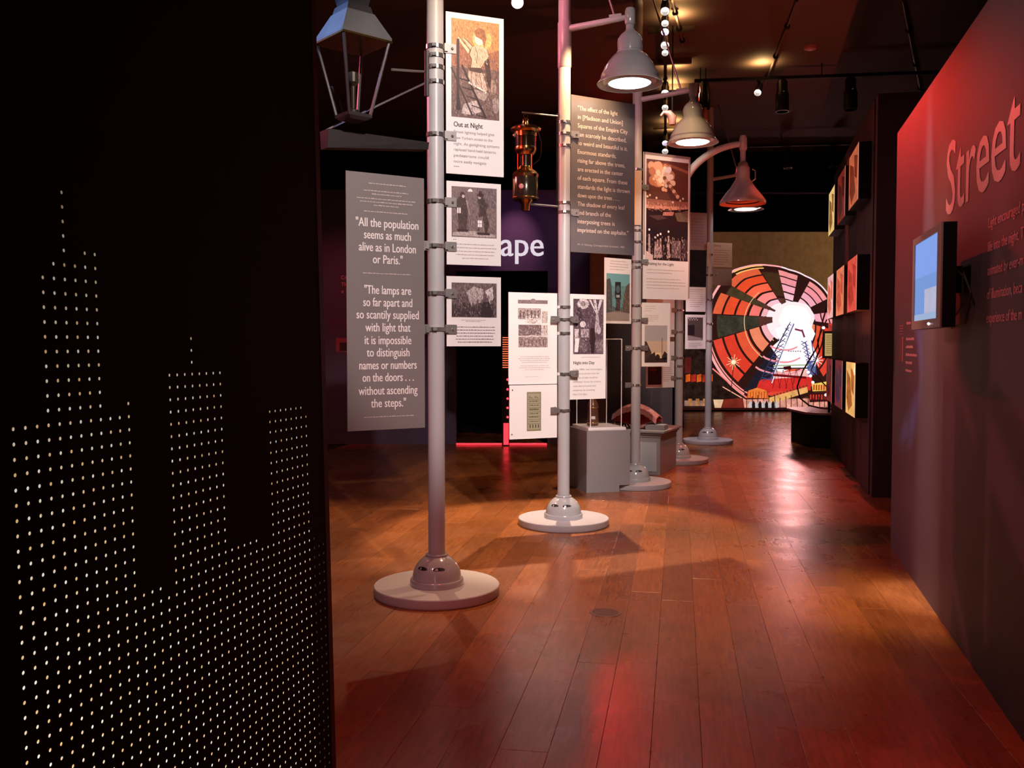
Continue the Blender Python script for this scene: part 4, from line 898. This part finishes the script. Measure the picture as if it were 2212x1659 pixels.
# red leds in the doorway
ls = empty('led_column', (P(1092, 746, 13.75).x, 13.75, 0), 0, 'slim black column of orange and red lights in the dark doorway', 'light column')
zt_ = P(1092, 728, 13.75).z
bm = bmesh.new(); box(bm, -.055, .055, 0, .05, 0, zt_+.3); link('column_body', bm, M['black'], ls)
for k in range(14):
    z = zt_-k*.034; bm = bmesh.new(); box(bm, -.045, .04, -.006, 0, z-.016, z-.002); link('light_bar', bm, M['orled'], ls)
for py in (820, 841, 861, 881, 901):
    bm = bmesh.new(); ball(bm, (.03, -.012, P(1092, py, 13.75).z), .016); link('red_bulb', bm, M['redglow'], ls, True)
bm = bmesh.new(); box(bm, -.03, .045, -.008, 0, .02, P(1092, 914, 13.75).z); link('red_strip', bm, M['redrope'], ls)
bm = bmesh.new(); x0, x1 = bx(986), bx(1181); tube(bm, [(x0+(x1-x0)*k/16, 13.9+.01*math.sin(k*1.9), .016) for k in range(17)], .013, 8)
rp = link('rope_light', bm, M['redrope'], None, True); tag(rp, 'glowing red rope light lying across the doorway threshold', 'rope light')

# ---------------------------------------------------------------- big gas lantern on the nearest post
lc = Vector((-.862, 5.09, 0)); a45 = math.atan2(.18, .207)
zl0, zl1 = 2.745, 3.135
gl = empty('street_lantern', (lc.x, lc.y, zl0), a45, 'large old four sided street lantern with a tin roof, hung left of the nearest post', 'lantern')
def frustum(bm, r0, r1, z0, z1, open_=False):
    a = [bm.verts.new((sx*r0, sy*r0, z0)) for sx, sy in ((-1,-1),(1,-1),(1,1),(-1,1))]; b = [bm.verts.new((sx*r1, sy*r1, z1)) for sx, sy in ((-1,-1),(1,-1),(1,1),(-1,1))]
    for i in range(4): bm.faces.new((a[i], a[(i+1)%4], b[(i+1)%4], b[i]))
    if not open_: bm.faces.new(a[::-1]); bm.faces.new(b)
hl = zl1-zl0
bm = bmesh.new(); frustum(bm, .150, .152, hl, hl+.018); frustum(bm, .152, .085, hl+.018, hl+.15); link('roof', bm, M['tin'], gl)
bm = bmesh.new(); frustum(bm, .1535, .1535, hl-.004, hl+.006); link('eave_trim', bm, M['brass'], gl)
bm = bmesh.new(); frustum(bm, .080, .070, hl+.15, hl+.19); frustum(bm, .06, .075, hl+.19, hl+.26); lathe(bm, [(.07, hl+.26), (.075, hl+.30), (.05, hl+.36), (.02, hl+.39), (.015, hl+.46)], 20); link('chimney', bm, M['iron'], gl)
for sx, sy in ((-1,-1),(1,-1),(1,1),(-1,1)):
    bm = bmesh.new(); tube(bm, [(sx*.066, sy*.066, 0), (sx*.140, sy*.140, hl)], .009, 6); link('corner_bar', bm, M['iron'], gl)
for k in range(4):
    bm = bmesh.new(); c_, s_ = math.cos(k*math.pi/2), math.sin(k*math.pi/2)
    vs = [bm.verts.new((x*c_-y*s_, x*s_+y*c_, z)) for x, y, z in ((-.064, -.066, .01), (.064, -.066, .01), (.136, -.139, hl), (-.136, -.139, hl))]
    bm.faces.new(vs); link('glass_pane', bm, M['glass'], gl)
bm = bmesh.new(); frustum(bm, .072, .074, -.012, .005); frustum(bm, .05, .072, -.026, -.012); link('bottom_plate', bm, M['iron'], gl)
bm = bmesh.new(); lathe(bm, [(.03, .005), (.03, .03), (.012, .04), (.012, .16), (.03, .18), (.03, .23), (.01, .24)], 14); link('gas_burner', bm, M['copper'], gl)
ga = P(712, 283, 5.13); gb = P(919, 305, 5.5)
hb = empty('lantern_bracket', tuple(p1.location+Vector((-.05, -.02, gb.z-.03))), 0, 'dark steel trough bracket with thin stays, tying the street lantern to the nearest post', 'bracket')
bm = bmesh.new(); A = Vector((lc.x-.16, 5.09, zl0-.030)) ; B = Vector((p1.location.x-.06, 5.50, zl0-.030)); dr = (B-A).normalized(); nn = Vector((-dr.y, dr.x, 0)).normalized()*.05
A.z -= .045; B.z -= .03
v = [bm.verts.new(p-hb.location) for p in (A-nn, A+nn, B+nn, B-nn, A-nn*.8-Vector((0,0,.10)), A+nn*.8-Vector((0,0,.10)), B+nn*.8-Vector((0,0,.04)), B-nn*.8-Vector((0,0,.04)))]
for f in ((0,1,2,3),(7,6,5,4),(0,4,5,1),(1,5,6,2),(2,6,7,3),(3,7,4,0)): bm.faces.new([v[i] for i in f])
link('trough', bm, M['iron'], hb)
bm = bmesh.new(); A = P(705, 281, 5.12); B = P(921, 178, 5.49); tube(bm, [A-hb.location, B-hb.location], .006, 8); link('stay', bm, M['chrome'], hb, True)
bm = bmesh.new(); A = P(846, 150, 5.3); B = P(919, 155, 5.5); tube(bm, [A-hb.location, B-hb.location], .007, 8); link('stay', bm, M['zinc'], hb, True)
bm = bmesh.new(); A = P(922, 110, 5.49); B = P(922, 208, 5.49); tube(bm, [A-hb.location, B-hb.location], .014, 8); link('upright', bm, M['iron'], hb, True)

# ---------------------------------------------------------------- brass arc lamp hanging on the second post
AC = P(1135, 455, 7.6); k_ = 7.6/2000
al = empty('brass_lantern', (AC.x, AC.y, AC.z), 0, 'tall cylindrical brass and dark metal arc lamp hanging left of the second post', 'lantern')
def zz(py): return P(1135, py, 7.6).z-AC.z
bm = bmesh.new(); lathe(bm, [(.028, 0), (.034, .01), (.036, .05), (.055, .075), (.06, .09)], 28); link('bottom_cup', bm, M['brass'], al, True)
bm = bmesh.new(); lathe(bm, [(.10, .085), (.103, .095), (.103, zz(382)), (.098, zz(380))], 36); lb = link('lower_drum', bm, M['copper'], al, True)
bm = bmesh.new(); lathe(bm, [(.104, zz(384)), (.108, zz(378)), (.098, zz(373)), (.062, zz(366)), (.055, zz(360))], 36); torus(bm, .104, .006, (0, 0, .10)); link('brass_shoulder', bm, M['brass'], al, True)
bm = bmesh.new(); lathe(bm, [(.052, zz(368)), (.052, zz(334))], 24); link('neck', bm, M['copper'], al, True)
for k in range(3):
    a = rad(200+k*120); bm = bmesh.new(); tube(bm, [(.066*math.cos(a), .066*math.sin(a), zz(370)), (.066*math.cos(a), .066*math.sin(a), zz(332))], .006, 6); link('side_rod', bm, M['brass'], al, True)
bm = bmesh.new(); lathe(bm, [(.062, zz(336)), (.082, zz(330)), (.088, zz(324)), (.086, zz(318))], 32); link('brass_band', bm, M['brass'], al, True)
bm = bmesh.new(); lathe(bm, [(.084, zz(322)), (.084, zz(292))], 32); link('upper_drum', bm, M['copper'], al, True)
bm = bmesh.new(); lathe(bm, [(.088, zz(296)), (.090, zz(286)), (.122, zz(282)), (.124, zz(278)), (.090, zz(273)), (.03, zz(270)), (.022, zz(262)), (.026, zz(258)), (.012, zz(255))], 36); link('cap', bm, M['brass'], al, True)
bm = bmesh.new(); tube(bm, [(.016*math.cos(t*.5236), 0, zz(250)+.020*math.sin(t*.5236)) for t in range(12)], .004, 6, True); link('hanging_ring', bm, M['brass'], al, True)
bm = bmesh.new(); R = Matrix.Translation((-.035, -.103, zz(407))) @ Matrix.Rotation(math.pi/2, 4, 'X'); lathe(bm, [(.020, 0), (.020, .006), (.014, .008)], 20); bmesh.ops.transform(bm, matrix=R, verts=bm.verts); link('maker_badge', bm, M['candy'], al)
bm = bmesh.new(); R = Matrix.Translation((-.085, -.06, zz(296))) @ Matrix.Rotation(math.pi/2, 4, 'X'); lathe(bm, [(.018, 0), (.018, .02), (.008, .024)], 16); bmesh.ops.transform(bm, matrix=R, verts=bm.verts); link('thumb_screw', bm, M['chrome'], al)
bm = bmesh.new(); tube(bm, [(.06, -.03, zz(283)), (.105, -.04, zz(290)), (.13, -.04, zz(312)), (.125, -.03, zz(335)), (.11, 0, zz(346)), (.06, 0, zz(356))], .004, 6); link('cable', bm, M['wire'], al, True)
for k in range(2):
    bm = bmesh.new(); tube(bm, [((-.098 if k == 0 else .098), -.04, .09), ((-.098 if k == 0 else .098), -.04, zz(388))], .005, 6); link('trim_bar', bm, M['brass'], al, True)
ab = empty('lantern_hanger', tuple(Vector((p2.location.x-.05, Y2, P(1205, 350, Y2).z))), 0, 'pair of thin steel arms holding the brass arc lamp to the second post', 'bracket')
bm = bmesh.new(); tube(bm, [Vector((p2.location.x-.056, 7.70, P(1205, 251, 7.7).z))-ab.location, P(1135, 243.5, 7.6)-ab.location, P(1127, 243, 7.6)-ab.location], .007, 8); link('arm', bm, M['zinc'], ab, True)
bm = bmesh.new(); tube(bm, [P(1135, 243.5, 7.6)-ab.location, P(1135, 247, 7.6)-ab.location], .005, 8); link('hook', bm, M['zinc'], ab, True)
bm = bmesh.new(); tube(bm, [Vector((p2.location.x-.056, 7.70, P(1205, 446, 7.7).z))-ab.location, P(1146, 441, 7.6)-ab.location], .009, 8); link('arm', bm, M['zinc'], ab, True)
bm = bmesh.new(); tube(bm, [Vector((p2.location.x-.060, 7.70, P(1205, 245, 7.7).z))-ab.location, Vector((p2.location.x-.060, 7.70, P(1205, 452, 7.7).z))-ab.location], .007, 8); link('upright', bm, M['black'], ab, True)

# ---------------------------------------------------------------- pedestals and what stands on them
def pedestal(name, c0, front, side, wf_, ds, h, label, m):
    ang = math.atan2(front[1], front[0])
    r = empty(name, (c0[0], c0[1], 0), ang, label, 'pedestal')
    return r
r1 = empty('pedestal', (.757, 9.36, 0), math.atan2(.145, .57), 'plain grey box pedestal with a clear case on it, behind the second post', 'pedestal')
bm = bmesh.new(); box(bm, 0, .47, 0, .59, .066, .63); box(bm, 0, .262, 0, .59, 0, .066); box(bm, .262, .355, 0, .07, 0, .066); link('body', bm, M['ped'], r1)
def on(r, x, y, z): return r.matrix_basis @ Vector((x, y, z))
cs = empty('acrylic_case', on(r1, .235, .30, .63), r1.rotation_euler.z, 'tall clear acrylic display case on the plain grey pedestal', 'display case')
bm = bmesh.new(); box(bm, -.205, .205, -.265, .265, 0, .03, bev=.004); link('base_tray', bm, M['edge'], cs)
for nm, b4 in (('front', (-.17, .17, -.225, -.220)), ('back', (-.17, .17, .220, .225)), ('left', (-.17, -.165, -.22, .22)), ('right', (.165, .17, -.22, .22))):
    bm = bmesh.new(); box(bm, *b4, .03, .93); link('acrylic_pane', bm, M['glass'], cs)
bm = bmesh.new(); box(bm, -.17, .17, -.225, .225, .93, .936); link('acrylic_lid', bm, M['glass'], cs)
for sx in (-1, 1):
    for sy in (-1, 1):
        bm = bmesh.new(); tube(bm, [(sx*.168, sy*.222, .03), (sx*.168, sy*.222, .935)], .005, 6); link('bright_edge', bm, M['edge'], cs)
bm = bmesh.new(); tube(bm, [(-.168, -.222, .935), (.168, -.222, .935), (.168, .222, .935), (-.168, .222, .935)], .0035, 6, True); link('bright_edge', bm, M['edge'], cs)
it = empty('glass_jar_lamp', on(r1, .17, .30, .661), 0, 'small brown cylindrical relic standing inside the acrylic case', 'artefact')
bm = bmesh.new(); lathe(bm, [(.055, 0), (.060, .01), (.055, .16), (.058, .20), (.05, .24), (.03, .27), (.02, .32), (.0245, .34)], 28); link('body', bm, mat('relic_brown', (.16, .07, .04), .3, .3), it, True)
bm = bmesh.new(); torus(bm, .058, .005, (0, 0, .19)); torus(bm, .057, .005, (0, 0, .03)); link('rings', bm, M['brass'], it, True)
bm = bmesh.new(); box(bm, -.02, .02, -.062, -.056, .07, .10); link('paper_tag', bm, M['white'], it)
# moulded pedestal
fx, fy = -.76/.83, .333/.83
r2 = empty('moulded_pedestal', (1.717, 10.6, 0), math.atan2(-fy, -fx), 'wider grey pedestal with a moulded top edge and pale front panel, behind the third post', 'pedestal')
bm = bmesh.new(); box(bm, -.60, -.02, .02, .80, 0, .46, bev=.003); link('body', bm, M['ped'], r2)
bm = bmesh.new(); box(bm, -.63, .01, -.01, .83, .465, .490, bev=.004); box(bm, -.61, -.01, .01, .81, .44, .465); box(bm, -.655, .035, -.035, .855, .49, .515, bev=.004); link('moulded_top', bm, M['ped'], r2)
bm = bmesh.new(); box(bm, -.32, -.06, .010, .02, .04, .38); link('front_panel', bm, M['pedl'], r2)
hl_ = empty('ruby_lamp_hood', on(r2, -.37, .28, .515), r2.rotation_euler.z-.15, 'arched dark red lamp hood with pink fluted trim, on the moulded pedestal', 'lamp hood')
bm = bmesh.new(); n = 16; L_ = .54
for z_, dep, nm in ((0, .0, 0),):
    prev = None
    for s in range(n+1):
        t = s/n; x = -L_/2+L_*t; top = .08+.19*math.sin(math.pi*(.12+.80*t))**.8; bot = .06+.02*math.cos(t*6)
        ring = [bm.verts.new((x, y, z)) for y, z in ((-.09, bot), (-.10, (bot+top)/2), (-.06, top-.02), (0, top), (.06, top-.02), (.10, (bot+top)/2), (.09, bot))]
        if prev:
            for k in range(7): bm.faces.new((prev[k], prev[(k+1)%7], ring[(k+1)%7], ring[k]))
        else: bm.faces.new(ring[::-1])
        prev = ring
    bm.faces.new(prev)
link('glass_body', bm, M['redobj'], hl_, True)
bm = bmesh.new()
prev = None
for s in range(25):
    t = s/24; x = -L_/2-.015+(L_+.03)*t; top = .088+.195*math.sin(math.pi*(.12+.80*t))**.8; wob = .006*math.sin(s*2.6)
    ring = [bm.verts.new(p) for p in ((x, -.108, top-.085+wob), (x, -.09, top-.02+wob), (x, 0, top+.012), (x, .09, top-.02), (x, .108, top-.085), (x, .10, top-.085), (x, .08, top-.03), (x, 0, top), (x, -.08, top-.03), (x, -.10, top-.085+wob))]
    if prev:
        for k in range(10): bm.faces.new((prev[k], prev[(k+1)%10], ring[(k+1)%10], ring[k]))
    else: bm.faces.new(ring[::-1])
    prev = ring
bm.faces.new(prev); link('fluted_trim', bm, M['candy'], hl_, True)
for sx in (-.17, .17):
    bm = bmesh.new(); tube(bm, [(sx-.05, -.05, .004), (sx, 0, .085), (sx+.05, .05, .004)], .010, 8); tube(bm, [(sx-.05, .05, .004), (sx, 0, .085), (sx+.05, -.05, .004)], .010, 8); link('stand_leg', bm, M['black'], hl_, True)
bm = bmesh.new(); tube(bm, [(-.24, -.02, .12), (-.28, -.03, .06), (-.27, -.04, .006)], .008, 8); link('side_strap', bm, M['candy'], hl_, True)
bk = empty('label_block', on(r2, -.115, .22, .515), r2.rotation_euler.z, 'small pale grey block with a sloping label, on the moulded pedestal', 'block')
bm = bmesh.new(); box(bm, -.115, .115, -.09, .09, 0, .055, bev=.003); link('block', bm, M['ped'], bk)
bm = bmesh.new(); box(bm, -.10, .10, -.075, .075, .055, .060); link('label_plate', bm, M['pedl'], bk)

# ---------------------------------------------------------------- ceiling tracks and spotlights
def track(a, b, z, label, off=0):
    a = Vector((a[0], a[1], z)); b = Vector((b[0], b[1], z)); d = b-a
    r = empty('lighting_track', tuple(a), math.atan2(d.y, d.x), label, 'lighting track')
    bm = bmesh.new(); box(bm, 0, d.length, -.02, .02, -.02, .02); link('rail', bm, M['black'], r)
    n = max(2, int(d.length/2.5))
    for k in range(n+1):
        bm = bmesh.new(); tube(bm, [(d.length*(k+.05)/(n+.1), 0, .02), (d.length*(k+.05)/(n+.1), 0, HC-z-.001)], .008, 6); link('hanger', bm, M['black'], r)
    return r
zt1 = 4.93
t1a = Vector((1.20, 7.4)); t1b = t1a+TD*9.2
track(t1a, t1b, zt1, 'black lighting track crowded with lit lamps, running away down the hall')
def gz(px, py, z): return G(px, py, z)
A = gz(1500, 175, zt1); B = gz(2060, 155, zt1); track(A, B, zt1, 'black lighting track crossing the ceiling nearer the camera')
A3 = gz(1500, 319, 4.90); B3 = gz(1880, 309, 4.90); track(A3, B3, 4.90, 'black lighting track crossing the ceiling farther away')
def spot_can(x, y, z, tgt, label, bulb=None, size=1.0, vents=True, group='spotlights on the ceiling tracks'):
    """black can spotlight hanging under a track"""
    r = empty('track_spotlight', (x, y, z), 0, label, 'spotlight', group)
    bm = bmesh.new(); tube(bm, [(0, 0, -.01), (0, 0, -.09*size)], .014, 8); box(bm, -.02, .02, -.045, .045, -.035, -.005); link('track_adapter', bm, M['black'], r)
    d = (Vector(tgt)-Vector((x, y, z-.14))).normalized(); R = Matrix.Translation((0, 0, -.14*size)) @ d.to_track_quat('Z', 'Y').to_matrix().to_4x4()
    bm = bmesh.new(); s = size
    lathe(bm, [(.035*s, -.12*s), (.045*s, -.10*s), (.045*s, -.02*s), (.056*s, 0), (.056*s, .15*s), (.053*s, .15*s), (.050*s, .055*s)], 20)
    bmesh.ops.transform(bm, matrix=R, verts=bm.verts); h = link('housing', bm, M['blackg'], r, True)
    if bulb:
        bm = bmesh.new(); lathe(bm, [(.0495*s, .058*s), (.03*s, .063*s), (.001, .064*s)], 20, cap0=False); bmesh.ops.transform(bm, matrix=R, verts=bm.verts); link('lit_lens', bm, M[bulb], h, True)
    return r
# row of lit lamps on the long track
rowp = [(1395, 12, 'bulb'), (1397, 34, 'bulb'), (1399, 64, 'bulb'), (1395, 80, 'bulbv'), (1398, 104, 'bulb'), (1401, 126, 'bulb'), (1406, 203, 'bulb'), (1408, 236, 'bulb'), (1407, 250, 'bulbv'), (1412, 310, 'bulbv'), (1412, 325, 'bulb')]
names = ['nearest', 'second', 'third', 'fourth, violet tinted', 'fifth', 'sixth', 'seventh', 'eighth', 'ninth, violet tinted', 'tenth, violet tinted', 'last']
for k, (px, py, bl) in enumerate(rowp):
    g = G(px, py, zt1-.20); s = (g.xy-t1a).dot(TD); q = t1a+TD*s
    spot_can(q.x, q.y, zt1, (q.x-.6, q.y-3.2, 1.4), 'lit black spotlight on long track, %s from the camera' % names[k], bl, (.62, .8, .7, .75, .85, .7, .9, .85, .7, .9, 1.0)[k])
    if k in (0, 2, 4, 6, 7, 9, 10):
        l = bpy.data.lights.new('lamp_spill', 'SPOT'); l.spot_size = rad(165); l.spot_blend = 1; l.energy = 30; l.color = (1, .66, .26); l.shadow_soft_size = .03
        o = bpy.data.objects.new('lamp_spill', l); COL.objects.link(o); o.location = (q.x+.13, q.y+.05, HC-.15); o.rotation_euler = (math.pi, 0, 0)
def can_at(px, py, z, tgt, label, bulb, vents=4, size=1.2):
    g = G(px, py, z); r = spot_can(g.x, g.y, z, tgt(g), label, bulb, size)
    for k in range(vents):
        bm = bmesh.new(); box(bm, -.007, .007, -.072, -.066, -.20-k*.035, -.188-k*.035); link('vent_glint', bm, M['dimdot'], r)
    return r
down = lambda g: (g.x+.02, g.y-.15, 0)
can_at(1690, 168, zt1, down, 'black spotlight with a column of glints, left of two on the nearer cross track', None, 4, 1.5)
can_at(1838, 163, zt1, down, 'black spotlight with one glint, near the right end of the nearer cross track', None, 1, 1.5)
r = can_at(1640, 170, zt1, lambda g: (g.x-1.6, g.y-3.4, 1.5), 'brightly lit spotlight on nearer cross track throwing yellow glow on ceiling', 'bulb', 0, .85)
l = bpy.data.lights.new('lamp_spill', 'SPOT'); l.spot_size = rad(165); l.spot_blend = 1; l.energy = 30; l.color = (1, .66, .26); l.shadow_soft_size = .03
o = bpy.data.objects.new('lamp_spill', l); COL.objects.link(o); o.location = (r.location.x, r.location.y-.12, HC-.14); o.rotation_euler = (math.pi, 0, 0)
g = P(1524, 228, 12.2)
ct = empty('copper_spotlight', tuple(g), 0, 'copper coloured tube spotlight hanging beside the second bell shade', 'spotlight')
bm = bmesh.new(); lathe(bm, [(.03, -.20), (.038, -.19), (.038, .02), (.03, .05)], 20); link('tube_housing', bm, mat('copper_paint', (.55, .22, .14), .3, .5), ct, True)
bm = bmesh.new(); tube(bm, [(0, 0, .05), (0, 0, .30)], .010, 6); tube(bm, [(0, 0, .3), (0, 0, HC-g.z-.001)], .006, 6); link('hanger', bm, M['black'], ct)
g = P(1452, 262, 10.6)
ct = empty('hooded_spotlight', tuple(g), 0, 'pinkish hooded spotlight just left of the second bell shade', 'spotlight')
bm = bmesh.new(); tube(bm, [(-.13, 0, .06), (-.10, 0, .10), (-.04, 0, .09), (.0, 0, .04), (.0, 0, -.04)], [.012, .02, .04, .05, .04], 14); link('hood', bm, mat('pink_metal', (.55, .30, .24), .35, .4), ct, True)
bm = bmesh.new(); tube(bm, [(0, 0, .06), (0, 0, HC-g.z-.001)], .008, 6); link('hanger', bm, M['black'], ct)
can_at(1702, 316, 4.90, down, 'unlit black spotlight in the middle of the farther cross track', None, 0, 1.3)
can_at(1800, 313, 4.90, down, 'black spotlight with a small white glint, right end of the farther cross track', None, 1, 1.3)
can_at(1522, 172, zt1, down, 'unlit black spotlight at the left end of the nearer cross track', None, 0, 1.3)
# red spotlight: hidden by the quotation board, seen as the red reflection on the floor
spot_can(1.60, 14.9, HC-.02, (.36, 3.5, 0), 'red filtered spotlight hung high behind the brown quotation board', 'bulbr', 1.8)
spot_can(P(1118, 15, 9.2).x, 9.2, P(1118, 15, 9.2).z+.25, (.0, 5.0, 1.6), 'violet lit spotlight high between the two nearest posts', 'bulbv', 1.1)
# ceiling conduits
def conduit(p, q, label, r_=.012):
    a = G(*p, HC-.03); b = G(*q, HC-.03); bm = bmesh.new(); tube(bm, [(0, 0, 0), b-a], r_, 8); o = link('ceiling_conduit', bm, M['conduit'], None, True); o.location = a; tag(o, label, 'conduit')
    for t in (.25, .6, .9):
        bm = bmesh.new(); ball(bm, (b-a)*t, .035, 8, 6); link('junction_box', bm, M['black'], o)
conduit((1722, 2), (1652, 182), 'thin grey ceiling conduit slanting down to the bright lamp')
conduit((1950, 2), (1990, 205), 'dark thin ceiling conduit above the far right wall', .012)
conduit((1452, 2), (1476, 96), 'thin ceiling conduit between the lit track and the dark ceiling', .012)
bm = bmesh.new(); lathe(bm, [(.08, 0), (.07, -.03), (.03, -.04)], 20); o = link('smoke_detector', bm, mat('detector_red', (.3, .12, .1), .5)); o.location = G(1750, 101, HC); tag(o, 'small round smoke detector on the dark ceiling', 'detector')
# brass floor socket cover
g = G(1308, 1324)
fc = empty('floor_socket_cover', (g.x, g.y, 0), 0, 'small round brass ringed cover set in the floorboards, right of the nearest post', 'floor cover')
bm = bmesh.new(); lathe(bm, [(.088, .0), (.086, .003), (.074, .0035), (.072, .001)], 40, cap0=False, cap1=False); link('ring', bm, mat('worn_ring', (.22, .13, .10), .35, .4), fc, True)
bm = bmesh.new(); lathe(bm, [(.072, .0005), (.070, .0018)], 40); link('lid', bm, mat('lid_brown', (.10, .03, .02), .4), fc)
